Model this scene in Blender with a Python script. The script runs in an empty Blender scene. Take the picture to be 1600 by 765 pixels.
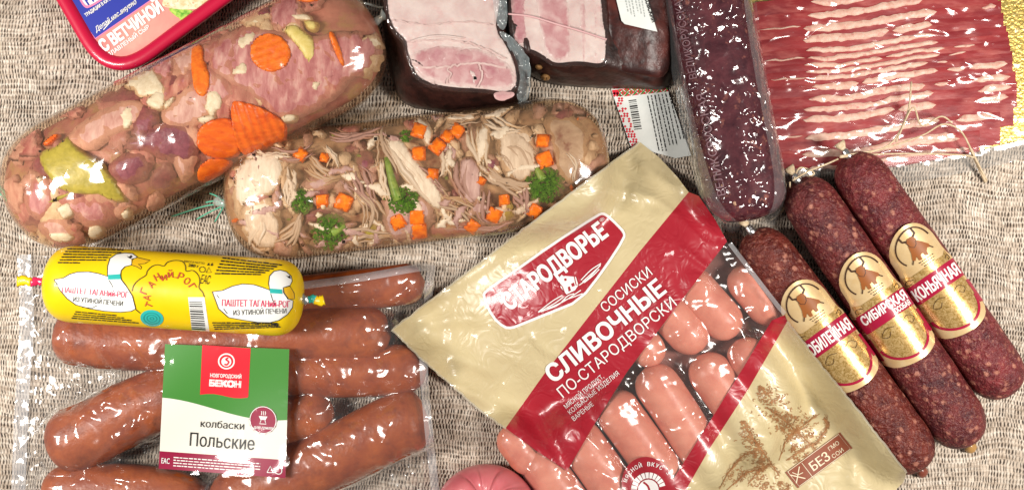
import bpy, bmesh, math, random
import numpy as np
from mathutils import Vector, Matrix
from mathutils.geometry import delaunay_2d_cdt, tessellate_polygon

random.seed(7)
RNG = np.random.default_rng(11)
scene = bpy.context.scene
COL = scene.collection

# ---------------------------------------------------------------- camera, world, lamps, exposure
S = 0.0004                    # metres per layout unit (one unit = one photo pixel on the table plane)
H = 1750.0                    # camera height over the table, layout units
CX, CY = 800.0, 382.5
cam_d = bpy.data.cameras.new('camera')
cam = bpy.data.objects.new('camera', cam_d); COL.objects.link(cam)
cam.location = (0, 0, H * S)
cam_d.sensor_fit = 'HORIZONTAL'
cam_d.angle = 2 * math.atan(CX / H)
cam_d.clip_start = 0.01; cam_d.clip_end = 50
scene.camera = cam

world = bpy.data.worlds.new('World'); scene.world = world
world.use_nodes = True
bg = world.node_tree.nodes['Background']
bg.inputs['Color'].default_value = (1.0, 0.97, 0.93, 1)
bg.inputs['Strength'].default_value = 0.15

def lamp(name, loc, target, size, power, color, spread=170):
    d = bpy.data.lights.new(name, 'AREA'); d.shape = 'RECTANGLE'
    d.size, d.size_y = size; d.energy = power; d.color = color; d.spread = math.radians(spread)
    o = bpy.data.objects.new(name, d); COL.objects.link(o)
    o.location = loc
    o.rotation_euler = (Vector(target) - Vector(loc)).to_track_quat('-Z', 'Y').to_euler()
lamp('ceiling_lamp', (-0.62, -0.02, 0.68), (-0.30, 0.0, 0), (0.15, 0.32), 3.0, (1.0, 0.95, 0.89), 100)
lamp('ceiling_lamp', (0.62, -0.10, 0.68), (0.31, 0.0, 0), (0.15, 0.32), 3.0, (1.0, 0.94, 0.87), 100)

scene.render.engine = 'CYCLES'
scene.cycles.use_denoising = True
scene.cycles.max_bounces = 10
scene.cycles.transparent_max_bounces = 24
scene.cycles.caustics_reflective = False
scene.cycles.caustics_refractive = False
vs = scene.view_settings
vs.view_transform = 'Standard'; vs.look = 'None'; vs.exposure = 0.0; vs.gamma = 1.0
vs.use_curve_mapping = False

# ---------------------------------------------------------------- helpers: layout
def pp(px, py, z):
    f = (H - z) / H
    return CX + (px - CX) * f, CY + (py - CY) * f

def drape(v2, h):
    """points of a flat artwork laid on the surface h"""
    px, py = v2[:, 0], v2[:, 1]
    x, y = px.copy(), py.copy()
    for _ in range(5):
        z = h(x, y)
        x, y = pp(px, py, z)
    return x, y, h(x, y)

def wpos(x, y, z):
    return Vector(((x - CX) * S, (CY - y) * S, z * S))

def tag(o, label=None, cat=None, group=None, kind=None):
    if label: o['label'] = label
    if cat: o['category'] = cat
    if group: o['group'] = group
    if kind: o['kind'] = kind
    return o

def thing(name, x, y, label, cat, group=None):
    o = bpy.data.objects.new(name, None); COL.objects.link(o)
    o.empty_display_size = 0.01
    o.location = wpos(x, y, 0)
    return tag(o, label, cat, group)

def root_loc(p):
    v = Vector((0, 0, 0))
    while p is not None:
        v = v + p.location; p = p.parent
    return v

def mk(name, verts, faces, mat, parent=None, smooth=True):
    verts = np.asarray(verts, float)
    me = bpy.data.meshes.new(name)
    w = np.empty_like(verts)
    w[:, 0] = (verts[:, 0] - CX) * S; w[:, 1] = (CY - verts[:, 1]) * S; w[:, 2] = verts[:, 2] * S
    o = bpy.data.objects.new(name, me)
    if parent is not None:
        o.parent = parent
        w -= np.array(root_loc(parent))
    else:
        c = np.array([(w[:, 0].min() + w[:, 0].max()) / 2, (w[:, 1].min() + w[:, 1].max()) / 2, w[:, 2].min()])
        w -= c; o.location = c
    me.from_pydata(w.tolist(), [], faces if isinstance(faces, list) else list(faces))
    me.update()
    bm = bmesh.new(); bm.from_mesh(me); bmesh.ops.recalc_face_normals(bm, faces=bm.faces); 
    # open sheets face up
    if bm.faces:
        nz = sum(f.normal.z * f.calc_area() for f in bm.faces)
        if nz < -1e-9 and any(e.is_boundary for e in bm.edges):
            bmesh.ops.reverse_faces(bm, faces=bm.faces)
    bm.to_mesh(me); bm.free()
    if mat is not None: me.materials.append(mat)
    if smooth: me.polygons.foreach_set('use_smooth', [True] * len(me.polygons))
    COL.objects.link(o)
    return o

# ---------------------------------------------------------------- helpers: noise
def _h(ix, iy, s):
    v = np.sin(ix * 127.1 + iy * 311.7 + s * 74.7) * 43758.5453
    return v - np.floor(v)
def vnoise(x, y, s=0):
    ix, iy = np.floor(x), np.floor(y); fx, fy = x - ix, y - iy
    fx = fx * fx * (3 - 2 * fx); fy = fy * fy * (3 - 2 * fy)
    a, b = _h(ix, iy, s), _h(ix + 1, iy, s); c, d = _h(ix, iy + 1, s), _h(ix + 1, iy + 1, s)
    return (a * (1 - fx) + b * fx) * (1 - fy) + (c * (1 - fx) + d * fx) * fy
def fbm(x, y, s=0, o=3):
    r = 0; a = .5
    for i in range(o):
        r = r + a * vnoise(x, y, s + i * 7); x = x * 2.03; y = y * 2.03; a *= .5
    return r / (1 - .5 ** o)
def ridged(x, y, s=0):
    wx = x + 1.2 * vnoise(x * .7, y * .7, s + 3); wy = y + 1.2 * vnoise(x * .7 + 9, y * .7, s + 5)
    return 1 - np.abs(2 * vnoise(wx, wy, s) - 1)

# ---------------------------------------------------------------- helpers: shapes
def gridcut(v2, faces, step):
    """cut a flat mesh along a grid so that it can follow a curved surface"""
    v2 = np.asarray(v2, float); tri = []
    for f in faces:
        if len(f) == 3: tri.append(tuple(f))
        elif len(f) == 4 and len(faces) > 1: tri += [(f[0], f[1], f[2]), (f[0], f[2], f[3])]
        else:
            for t in tessellate_polygon([[Vector((v2[i][0], v2[i][1], 0)) for i in f]]): tri.append(tuple(f[i] for i in t))
    T = v2[np.array(tri)]
    def area(T): 
        a, b = T[:, 1] - T[:, 0], T[:, 2] - T[:, 0]; return np.abs(a[:, 0] * b[:, 1] - a[:, 1] * b[:, 0])
    for ax in (0, 1):
        done = []
        while len(T):
            a = T[..., ax] / step; klo = np.floor(a.min(1) + 1e-4) + 1; khi = np.ceil(a.max(1) - 1e-4) - 1; cr = khi >= klo
            done.append(T[~cr]); T = T[cr]
            if not len(T): break
            k = np.floor((klo + khi)[cr] / 2); d = T[..., ax] - (k * step)[:, None]; pos = d >= 0; n = pos.sum(1)
            lone = np.where(n == 1, pos.argmax(1), (~pos).argmax(1)); i = np.arange(len(T)); j1, j2 = (lone + 1) % 3, (lone + 2) % 3
            p0, p1, p2 = T[i, lone], T[i, j1], T[i, j2]; d0, d1, d2 = d[i, lone], d[i, j1], d[i, j2]
            q1 = p0 + (p1 - p0) * (d0 / (d0 - d1))[:, None]; q2 = p0 + (p2 - p0) * (d0 / (d0 - d2))[:, None]
            T = np.concatenate([np.stack([p0, q1, q2], 1), np.stack([q1, p1, p2], 1), np.stack([q1, p2, q2], 1)])
            T = T[area(T) > 1e-6]
        T = np.concatenate(done)
    quads = None
    if len(faces) == 1:      # whole grid cells become single quads
        ci = np.floor(T.mean(1) / step).astype(np.int64); c0_ = ci.min(0); w_ = ci[:, 0].max() - c0_[0] + 1
        cid = (ci[:, 1] - c0_[1]) * w_ + ci[:, 0] - c0_[0]; sm = np.bincount(cid, area(T) / 2)
        full = sm > step * step * .9995
        ids = np.nonzero(full)[0]; T = T[~full[cid]]
        q0 = np.stack([(ids % w_ + c0_[0]) * step, (ids // w_ + c0_[1]) * step], 1).astype(float)
        quads = np.stack([q0, q0 + (step, 0), q0 + (step, step), q0 + (0, step)], 1)
        nt_ = len(T) * 3; allp = np.concatenate([T.reshape(-1, 2), quads.reshape(-1, 2)])
        _, first, inv = np.unique(np.round(allp / 2e-3).astype(np.int64) @ np.array([1, 1 << 32]), return_index=True, return_inverse=True)
        F = inv[:nt_].reshape(-1, 3); F = F[(F[:, 0] != F[:, 1]) & (F[:, 1] != F[:, 2]) & (F[:, 0] != F[:, 2])]
        return allp[first], F.tolist() + inv[nt_:].reshape(-1, 4).tolist()
    key = np.round(T.reshape(-1, 2) / 2e-3).astype(np.int64) @ np.array([1, 1 << 32])
    _, first, inv = np.unique(key, return_index=True, return_inverse=True)
    F = inv.reshape(-1, 3); F = F[(F[:, 0] != F[:, 1]) & (F[:, 1] != F[:, 2]) & (F[:, 0] != F[:, 2])]
    return T.reshape(-1, 2)[first], F.tolist()

def smooth_poly(pts, n=3):
    """round a closed polygon (Chaikin)"""
    p = np.asarray(pts, float)
    for _ in range(n):
        q = np.roll(p, -1, 0)
        p = np.stack([.75 * p + .25 * q, .25 * p + .75 * q], 1).reshape(-1, 2)
    return p
def jag(poly, amp, seg=6, seed=0):
    p = np.asarray(poly, float); out = []
    for a, b in zip(p, np.roll(p, -1, 0)):
        n = max(1, int(np.hypot(*(b - a)) / seg))
        for i in range(n): out.append(a + (b - a) * i / n)
    out = np.array(out); c = out.mean(0)
    k = (fbm(out[:, 0] / 9 + seed, out[:, 1] / 9, seed) - .5) * 2 * amp
    d = out - c; L = np.hypot(d[:, 0], d[:, 1])[:, None] + 1e-6
    return out + d / L * k[:, None]
def bdist(v, poly):
    a = poly[None]; b = np.roll(poly, -1, 0)[None]; p = v[:, None]
    ab = b - a; t = np.clip(((p - a) * ab).sum(-1) / ((ab ** 2).sum(-1) + 1e-9), 0, 1)
    return np.sqrt(((p - a - ab * t[..., None]) ** 2).sum(-1)).min(1)
def ell(cx, cy, rx, ry, rot=0, n=28, a0=0, a1=360):
    t = np.radians(np.linspace(a0, a1, n, endpoint=(a1 - a0) < 359)); c, s = math.cos(math.radians(rot)), math.sin(math.radians(rot))
    x, y = rx * np.cos(t), ry * np.sin(t)
    return np.stack([cx + x * c - y * s, cy + x * s + y * c], 1)

def pillow(name, poly, h, mat, parent, t=4, edge=8, step=6, base=0, depth=6, lump=0, seed=0, fit=None):
    poly = np.asarray(poly, float)
    v, f = gridcut(poly, [list(range(len(poly)))], step)
    d = np.clip(bdist(v, poly) / edge, 0, 1); s = np.sqrt(d * (2 - d))
    x, y, z = drape(v, h)
    z = z + base - depth * (1 - s) + t * s
    if lump: z = z + lump * s * (fbm(x / 9, y / 9, seed) - .5) * 2
    if fit: x, y, z = fit(x, y, z)
    o = mk(name, np.stack([x, y, z], 1), f, mat, parent)
    at_ = o.data.attributes.new('rim', 'FLOAT', 'POINT'); at_.data.foreach_set('value', d.astype(np.float32))
    return o

def loft(rings):
    """rings: list of (outline Nx2, z) with equal N -> verts, faces"""
    n = len(rings[0][0]); V = []; F = []
    for o, z in rings:
        for p in o: V.append((p[0], p[1], z))
    for r in range(len(rings) - 1):
        for i in range(n):
            j = (i + 1) % n
            F.append((r * n + i, r * n + j, (r + 1) * n + j, (r + 1) * n + i))
    return V, F
def resample(poly, n):
    p = np.asarray(poly, float); q = np.vstack([p, p[:1]]); L = np.hypot(*np.diff(q, axis=0).T); c = np.r_[0, np.cumsum(L)]
    t = np.linspace(0, c[-1], n, endpoint=False)
    return np.stack([np.interp(t, c, q[:, 0]), np.interp(t, c, q[:, 1])], 1)
def inset(poly, d):
    p = np.asarray(poly, float); e = np.roll(p, -1, 0) - np.roll(p, 1, 0)
    n = np.stack([-e[:, 1], e[:, 0]], 1); n /= np.hypot(n[:, 0], n[:, 1])[:, None] + 1e-9
    area = (p[:, 0] * np.roll(p[:, 1], -1) - np.roll(p[:, 0], -1) * p[:, 1]).sum()
    return p + n * d * (1 if area > 0 else -1)

def spline(pts, n):
    p = np.asarray(pts, float)
    if len(p) == 2: 
        t = np.linspace(0, 1, n)[:, None]; return p[0] * (1 - t) + p[1] * t
    q = np.vstack([2 * p[0] - p[1], p, 2 * p[-1] - p[-2]]); out = []
    for u in np.linspace(0, len(p) - 1 - 1e-6, n):
        i = int(u); t = u - i; a, b, c, d = q[i:i + 4]
        out.append(.5 * ((2 * b) + (-a + c) * t + (2 * a - 5 * b + 4 * c - d) * t * t + (-a + 3 * b - 3 * c + d) * t ** 3))
    return np.array(out)
def sweep(path, rad, nt=12, squash=1.0, lump=0, seed=0, lf=30):
    """tube along a 3D path (layout units) with one radius per point, closed ends"""
    P = np.asarray(path, float); n = len(P); V = []; F = []
    T = np.gradient(P, axis=0); T /= np.linalg.norm(T, axis=1)[:, None] + 1e-9
    up = np.array([0, 0, 1.])
    for i in range(n):
        side = np.cross(T[i], up); l = np.linalg.norm(side)
        side = side / l if l > .15 else np.array([1., 0, 0])
        nn = np.cross(side, T[i]); nn /= np.linalg.norm(nn)
        for k in range(nt):
            a = 2 * math.pi * k / nt
            r = rad[i]
            if lump:
                r *= 1 + lump * (float(fbm(np.array(i * 3.0 / lf * 4 + seed), np.array(2 * math.cos(a) + 3 * math.sin(a * 1) + seed), seed)) - .5) * 2
            V.append(P[i] + r * (math.sin(a) * side + squash * math.cos(a) * nn))
    for i in range(n - 1):
        for k in range(nt):
            k2 = (k + 1) % nt
            F.append((i * nt + k, i * nt + k2, (i + 1) * nt + k2, (i + 1) * nt + k))
    V.append(P[0]); V.append(P[-1]); a, b = len(V) - 2, len(V) - 1
    for k in range(nt):
        k2 = (k + 1) % nt
        F.append((a, k2, k)); F.append((b, (n - 1) * nt + k, (n - 1) * nt + k2))
    return np.array(V), F
def capr(t, c, n=2.4):
    """0..1 profile with rounded ends; t and c in length units given total 1"""
    a = np.clip((c - t) / c, 0, 1); b = np.clip((t - 1 + c) / c, 0, 1)
    return np.maximum((1 - a ** n), 0) ** (1 / n) * np.maximum((1 - b ** n), 0) ** (1 / n)

class Tube:
    """straight sausage body lying on the table; photo-plane silhouette tips a, b"""
    def __init__(s, a, b, r, z0, k, n=2.4, cap=1.0, taper=None):
        s.z0, s.k, s.n = z0, k, n
        s.A = np.array(pp(a[0], a[1], z0)); s.B = np.array(pp(b[0], b[1], z0))
        s.r = r * (H - z0) / H
        s.L = float(np.hypot(*(s.B - s.A))); s.d = (s.B - s.A) / s.L; s.w = np.array([-s.d[1], s.d[0]])
        s.c = cap * s.r / s.L; s.taper = taper or (lambda t: 1 + 0 * t)
    def rad(s, t):
        return s.r * capr(np.clip(t / s.L, 0, 1), s.c, s.n) * s.taper(np.clip(t / s.L, 0, 1))
    def local(s, x, y):
        dx, dy = x - s.A[0], y - s.A[1]
        return dx * s.d[0] + dy * s.d[1], dx * s.w[0] + dy * s.w[1]
    def h(s, x, y, g=0.0):
        t, w = s.local(x, y); r = s.rad(t) + g
        q = np.maximum(r * r - w * w, 0)
        return s.z0 * 1.0 + (s.k + g / s.r) * np.sqrt(q)
    def obst(s, x, y):
        t, w = s.local(x, y); r = s.rad(t); q = r * r - w * w
        return np.where((q > 0) & (t > 0) & (t < s.L), s.z0 + s.k * np.sqrt(np.maximum(q, 0)), 0)
    def keep(s, x, y, z, g=4.0):
        """hold points inside the casing"""
        t, w = s.local(x, y); t = np.clip(t, 6, s.L - 6); r = np.maximum(s.rad(t) - g, 1)
        w2 = np.clip(w, -r * .985, r * .985)
        top = s.z0 + s.k * np.sqrt(np.maximum(r * r - w2 * w2, 0)) + 1.5
        return s.A[0] + s.d[0] * t + s.w[0] * w2, s.A[1] + s.d[1] * t + s.w[1] * w2, np.minimum(z, top)
    def mesh(s, ns=70, nt=48, g=0.0, lump=0, seed=0):
        u = (1 - np.cos(np.linspace(0, math.pi, ns))) / 2
        u = .5 * u + .5 * np.linspace(0, 1, ns)
        u[0] = 0; u[-1] = 1
        V = []; F = []
        th = np.linspace(0, 2 * math.pi, nt, endpoint=False)
        for i, t in enumerate(u):
            tt = t * s.L; r = float(s.rad(np.array(max(min(tt, s.L - .02), .02)))) + g * (1 if 0 < i < ns - 1 else 0)
            if lump: 
                rr = r * (1 + lump * 2 * (fbm(tt / 25 + np.cos(th) * 1.7 + seed, np.sin(th) * 1.7 + seed, seed) - .5))
            else: rr = r + 0 * th
            for k in range(nt):
                w = rr[k] * math.sin(th[k]); zz = s.z0 + (s.k + g / s.r) * rr[k] * math.cos(th[k])
                V.append((s.A[0] + s.d[0] * tt + s.w[0] * w, s.A[1] + s.d[1] * tt + s.w[1] * w, max(zz, .6)))
        for i in range(ns - 1):
            for k in range(nt):
                k2 = (k + 1) % nt; F.append((i * nt + k, i * nt + k2, (i + 1) * nt + k2, (i + 1) * nt + k))
        V.append((s.A[0], s.A[1], s.z0)); V.append((s.B[0], s.B[1], s.z0)); a, b = len(V) - 2, len(V) - 1
        for k in range(nt):
            k2 = (k + 1) % nt; F.append((a, k2, k)); F.append((b, (ns - 1) * nt + k, (ns - 1) * nt + k2))
        return np.array(V), F

class Field:
    """height grid of a thin film draped over what lies under it"""
    def __init__(s, x0, x1, y0, y1, step):
        s.x0, s.y0, s.st = x0, y0, step
        s.X, s.Y = np.meshgrid(np.arange(x0, x1 + step, step, float), np.arange(y0, y1 + step, step, float))
        s.Z = np.zeros_like(s.X)
    def membrane(s, obst, iters, sag=.1, gap=1.5):
        z = obst + gap
        for _ in range(iters):
            p = np.pad(z, 1, mode='edge')
            z = np.maximum(obst + gap, (p[:-2, 1:-1] + p[2:, 1:-1] + p[1:-1, :-2] + p[1:-1, 2:]) / 4 - sag)
        s.Z = z
    def smooth(s, n):
        for _ in range(n):
            p = np.pad(s.Z, 1, mode='edge')
            s.Z = (p[:-2, 1:-1] + p[2:, 1:-1] + p[1:-1, :-2] + p[1:-1, 2:] + 4 * s.Z) / 8
    def crease(s, pts, amp, width):
        p = spline(pts, 40); x, y, z = drape(p, s.h)
        d = np.full(s.X.shape, 1e9)
        k = np.zeros(s.X.shape)
        for i in range(len(x) - 1):
            ax, ay, bx, by = x[i], y[i], x[i + 1], y[i + 1]
            L = (bx - ax) ** 2 + (by - ay) ** 2 + 1e-9
            t = np.clip(((s.X - ax) * (bx - ax) + (s.Y - ay) * (by - ay)) / L, 0, 1)
            dd = np.hypot(s.X - ax - t * (bx - ax), s.Y - ay - t * (by - ay)); m = dd < d
            d = np.where(m, dd, d); k = np.where(m, (i + t) / (len(x) - 1), k)
        s.Z = s.Z + amp * np.exp(-(d / width) ** 2) * np.clip(np.sin(k * math.pi) * 2, 0, 1)
    def h(s, x, y, g=0):
        u = np.clip((x - s.x0) / s.st, 0, s.X.shape[1] - 1.001); v = np.clip((y - s.y0) / s.st, 0, s.X.shape[0] - 1.001)
        i, j = u.astype(int), v.astype(int); fu, fv = u - i, v - j; Z = s.Z
        return (Z[j, i] * (1 - fu) + Z[j, i + 1] * fu) * (1 - fv) + (Z[j + 1, i] * (1 - fu) + Z[j + 1, i + 1] * fu) * fv + g

# ---------------------------------------------------------------- helpers: print (lettering and flat artwork)
_tc = {}
def _wind(P, cs):
    w = np.zeros(len(P))
    for c in cs:
        a = c[None] - P[:, None]; b = np.roll(c, -1, 0)[None] - P[:, None]
        w += np.arctan2(a[..., 0] * b[..., 1] - a[..., 1] * b[..., 0], (a * b).sum(-1)).sum(1)
    return np.abs(w) > 3.0
def text_mesh(body, bold=0.0):
    """lettering as one clean flat mesh; heavier weights are the union of slightly shifted outlines"""
    key = (body, round(bold, 3))
    if key in _tc: return _tc[key]
    c = bpy.data.curves.new('lettering', 'FONT'); c.body = body
    o = bpy.data.objects.new('lettering', c); COL.objects.link(o)
    dg = bpy.context.evaluated_depsgraph_get(); dg.update()
    chars = {}
    for sp in o.to_curve(dg).splines:
        bp = sp.bezier_points; n = len(bp); g = lambda k: (lambda u: (bp.foreach_get(k, u), u.reshape(-1, 3)[:, :2])[1])(np.empty(n * 3))
        A_ = g('co'); B_ = g('handle_right'); C_ = np.roll(g('handle_left'), -1, 0); D_ = np.roll(A_, -1, 0); E_ = D_ - A_
        crs = lambda q: np.abs(E_[:, 0] * (q - A_)[:, 1] - E_[:, 1] * (q - A_)[:, 0]); cur = crs(B_) + crs(C_) > 1e-5
        pts = []
        for t in (0, 1 / 3, 2 / 3): pts.append((1 - t) ** 3 * A_ + 3 * t * (1 - t) ** 2 * B_ + 3 * t * t * (1 - t) * C_ + t ** 3 * D_)
        keep_ = np.stack([np.ones(n, bool), cur, cur], 1).ravel(); pts = np.stack(pts, 1).reshape(-1, 2)[keep_]
        chars.setdefault(sp.character_index, []).append(np.array(pts))
    o.to_curve_clear()
    offs = [(0, 0)] if bold <= .008 else ([(-bold, 0), (bold, 0)] if bold < .028 else [(-bold, -bold * .7), (bold, -bold * .7), (bold, bold * .7), (-bold, bold * .7)])
    VV = []; FF = []
    for cs in chars.values():
        copies = [[q + np.array(f) for q in cs] for f in offs]
        vs_ = []; es = []
        for cp in copies:
            for q in cp:
                k0 = len(vs_); vs_ += [Vector(p) for p in q]; es += [(k0 + i, k0 + (i + 1) % len(q)) for i in range(len(q))]
        r = delaunay_2d_cdt(vs_, es, [], 0, 1e-5)
        v = np.array([p[:] for p in r[0]]); f = np.array([t for t in r[2] if len(t) == 3])
        cen = v[f].mean(1); keep = np.zeros(len(f), bool)
        for cp in copies: keep |= _wind(cen, cp)
        k0 = len(VV); VV += v.tolist(); FF += (f[keep] + k0).tolist()
    bpy.data.objects.remove(o); bpy.data.curves.remove(c)
    v = np.array(VV); used = sorted({i for t in FF for i in t}); mp = {j: i for i, j in enumerate(used)}
    _tc[key] = (v[used], [tuple(mp[i] for i in t) for t in FF]); return _tc[key]
class Art:
    def __init__(s): s.L = {0: ([], [])}
    def mesh(s, v, f, layer=0):
        V, F = s.L.setdefault(layer, ([], []))
        o = len(V); V += [tuple(p) for p in v]; F += [tuple(i + o for i in q) for q in f]; return s
    def poly(s, p):
        return s.mesh(p, [list(range(len(p)))])
    def text(s, body, p0, p1, cap, bold=0.0, shear=0.0):
        v, f = text_mesh(body, bold)
        x0, x1 = v[:, 0].min(), v[:, 0].max()
        p0, p1 = np.array(p0, float), np.array(p1, float); L = np.hypot(*(p1 - p0)); d = (p1 - p0) / L; up = np.array([d[1], -d[0]])
        yy = v[:, 1] / .728 * cap
        xx = (v[:, 0] - x0) / (x1 - x0) * L + shear * yy
        return s.mesh(p0 + xx[:, None] * d + yy[:, None] * up, f)
    def line(s, pts, w, closed=False):
        p = np.asarray(pts, float)
        if closed: p = np.vstack([p, p[:1]])
        T = np.gradient(p, axis=0); T /= np.hypot(T[:, 0], T[:, 1])[:, None] + 1e-9
        n = np.stack([-T[:, 1], T[:, 0]], 1) * w / 2
        v = np.vstack([p + n, p - n]); m = len(p)
        return s.mesh(v, [(i, i + 1, m + i + 1, m + i) for i in range(m - 1)])
    def dashes(s, p0, p1, cap, seed=0, lo=3, hi=11):
        """a row of print too fine to read"""
        r = random.Random(seed); p0, p1 = np.array(p0, float), np.array(p1, float); L = np.hypot(*(p1 - p0)); d = (p1 - p0) / L; up = np.array([d[1], -d[0]])
        t = 0
        while t < L:
            w = min(r.uniform(lo, hi), L - t); c = cap * r.uniform(.75, 1)
            a = p0 + d * t; b = p0 + d * (t + w)
            s.mesh([a, b, b + up * c, a + up * c], [(0, 1, 2, 3)]); t += w + r.uniform(.8, 1.8)
        return s
    def build(s, name, h, mat, parent, eps=.6, step=5):
        VV = []; FF = []
        for k_, (V, F) in sorted(s.L.items()):
            if not F: continue
            v, f = gridcut(np.array(V), F, step)
            x, y, z = drape(v, h); o = len(VV)
            VV += list(zip(x, y, z + eps + .05 * k_)); FF += [[i + o for i in q] for q in f]
        return mk(name, VV, FF, mat, parent)
def sheet(name, poly, h, mat, parent, eps=0.0, step=5):
    return Art().poly(poly).build(name, h, mat, parent, eps, step)

# ---------------------------------------------------------------- helpers: materials
def new_mat(name):
    m = bpy.data.materials.new(name); m.use_nodes = True; nt = m.node_tree; nt.nodes.clear()
    return m, nt
def nd(nt, t, ins=None, **props):
    n = nt.nodes.new('ShaderNode' + t)
    for k, v in props.items(): setattr(n, k, v)
    for k, v in (ins or {}).items():
        s = n.inputs[k]
        if isinstance(v, bpy.types.NodeSocket): nt.links.new(v, s)
        else:
            if isinstance(v, tuple) and len(v) == 3 and s.type == 'RGBA': v = v + (1,)
            s.default_value = v
    return n
def co(nt, sc=(1, 1, 1), rot=0.0):
    """object coordinates in layout units"""
    t = nd(nt, 'TexCoord')
    inf = nd(nt, 'ObjectInfo')
    off = nd(nt, 'VectorMath', {0: inf.outputs['Location'], 1: (7.3, 5.1, 3.7)}, operation='MULTIPLY')
    add = nd(nt, 'VectorMath', {0: t.outputs['Object'], 1: off.outputs[0]}, operation='ADD')
    mp = nd(nt, 'Mapping', {'Vector': add.outputs[0], 'Rotation': (0, 0, rot), 'Scale': tuple(c / S for c in sc)})
    return mp.outputs[0]
def mth(nt, op, a, b=0.0, c=0.0, clamp=False):
    n = nd(nt, 'Math', {0: a, 1: b, 2: c}, operation=op); n.use_clamp = clamp
    return n.outputs[0]
def noise(nt, vec, scale, detail=3, rough=.55, dist=0.0):
    return nd(nt, 'TexNoise', {'Vector': vec, 'Scale': 1.0 / scale, 'Detail': detail, 'Roughness': rough, 'Distortion': dist}).outputs['Fac']
def ramp(nt, fac, stops):
    n = nd(nt, 'ValToRGB', {'Fac': fac}); e = n.color_ramp.elements
    while len(e) < len(stops): e.new(.5)
    for i, (p, c) in enumerate(stops):
        e[i].position = p; e[i].color = (c + (1,)) if len(c) == 3 else c
    return n.outputs[0]
def mixc(nt, f, a, b, blend='MIX'):
    n = nd(nt, 'MixRGB', {'Fac': f, 'Color1': a, 'Color2': b}, blend_type=blend); return n.outputs[0]
def out(nt, sh): nd(nt, 'OutputMaterial', {'Surface': sh})
def bump(nt, hgt, strength, dist):
    return nd(nt, 'Bump', {'Height': hgt, 'Strength': strength, 'Distance': dist * S}).outputs[0]

def mat(name, c1, c2=None, scale=20, lo=.35, hi=.65, rough=.5, metal=0, bmp=0, bs=8, coat=0, sss=0, c3=None, s3=6, lo3=.6, hi3=.7, sc=(1, 1, 1), rot=0, spec=.25, coatr=.08, rim=None):
    m, nt = new_mat(name)
    v = co(nt, sc, rot)
    p = nd(nt, 'BsdfPrincipled', {'Roughness': rough, 'Metallic': metal, 'Coat Weight': coat, 'Coat Roughness': coatr, 'Specular IOR Level': spec})
    col = None
    if c2 is not None:
        f = noise(nt, v, scale, 4, .6, .4)
        col = ramp(nt, f, [(lo, c1), (hi, c2)])
        if c3 is not None:
            g = noise(nt, v, s3, 3, .6)
            col = mixc(nt, ramp(nt, g, [(lo3, (0, 0, 0)), (hi3, (1, 1, 1))]), col, c3 + (1,))
        if rim is not None:   # the piece's own paler or darker margin
            rf_ = nd(nt, 'Attribute', attribute_name='rim').outputs['Fac']
            rf_ = mth(nt, 'ADD', rf_, mth(nt, 'MULTIPLY', mth(nt, 'SUBTRACT', noise(nt, v, 9, 3, .6), .5), 1.5))
            col = mixc(nt, ramp(nt, rf_, [(.15, (0, 0, 0)), (.75, (1, 1, 1))]), rim + (1,), col)
        nt.links.new(col, p.inputs['Base Color'])
    else:
        p.inputs['Base Color'].default_value = c1 + (1,)
    if sss:
        p.inputs['Subsurface Weight'].default_value = sss
        p.inputs['Subsurface Radius'].default_value = (1, .45, .3)
        p.inputs['Subsurface Scale'].default_value = 10 * S
    if bmp:
        b = bump(nt, noise(nt, v, bs, 2, .5), bmp, bs * .28)
        nt.links.new(b, p.inputs['Normal'])
        if coat: nt.links.new(b, p.inputs['Coat Normal'])
    out(nt, p.outputs[0])
    return m

def folds(nt, v, size, slope, calm, csize):
    """normal of creased plastic: smooth undulations with sharper fold lines and calmer zones"""
    m = ramp(nt, noise(nt, v, csize, 2), [(calm[0], (.15, .15, .15)), (calm[1], (1, 1, 1))])
    n1 = noise(nt, v, size, 0, .5, .35)
    n2 = noise(nt, v, size * .4, 0, .5, .2)
    rd_ = mth(nt, 'ABSOLUTE', mth(nt, 'SUBTRACT', noise(nt, v, size * 2.0, 0, .5, .5), .5))
    h_ = mth(nt, 'ADD', mth(nt, 'ADD', n1, mth(nt, 'MULTIPLY', n2, .07)), mth(nt, 'MULTIPLY', rd_, -1.6))
    return bump(nt, mth(nt, 'MULTIPLY', h_, m), 1.0, size * slope)

def facets(nt, v, cell, tilt):
    """normal of tightly shrunk film: many tiny flat facets, each tipped its own way"""
    wob = nd(nt, 'TexNoise', {'Vector': v, 'Scale': 1 / (cell * 1.6), 'Detail': 2.0}).outputs['Color']
    wob = nd(nt, 'VectorMath', {0: wob, 1: (.5, .5, .5)}, operation='SUBTRACT').outputs[0]
    vv = nd(nt, 'VectorMath', {0: wob, 1: (cell * 2.4,) * 3, 2: v}, operation='MULTIPLY_ADD').outputs[0]
    n = nd(nt, 'NewGeometry').outputs['Normal']
    for c, t in ((cell, tilt), (cell * 3.1, tilt * .4)):
        k = nd(nt, 'TexVoronoi', {'Vector': vv, 'Scale': 1 / c, 'Randomness': 1.0}).outputs['Color']
        k = nd(nt, 'VectorMath', {0: k, 1: (.5, .5, .5)}, operation='SUBTRACT').outputs[0]
        k = nd(nt, 'VectorMath', {0: k, 'Scale': t}, operation='SCALE').outputs[0]
        n = nd(nt, 'VectorMath', {0: n, 1: k}, operation='ADD').outputs[0]
    return nd(nt, 'VectorMath', {0: n}, operation='NORMALIZE').outputs[0]

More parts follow.
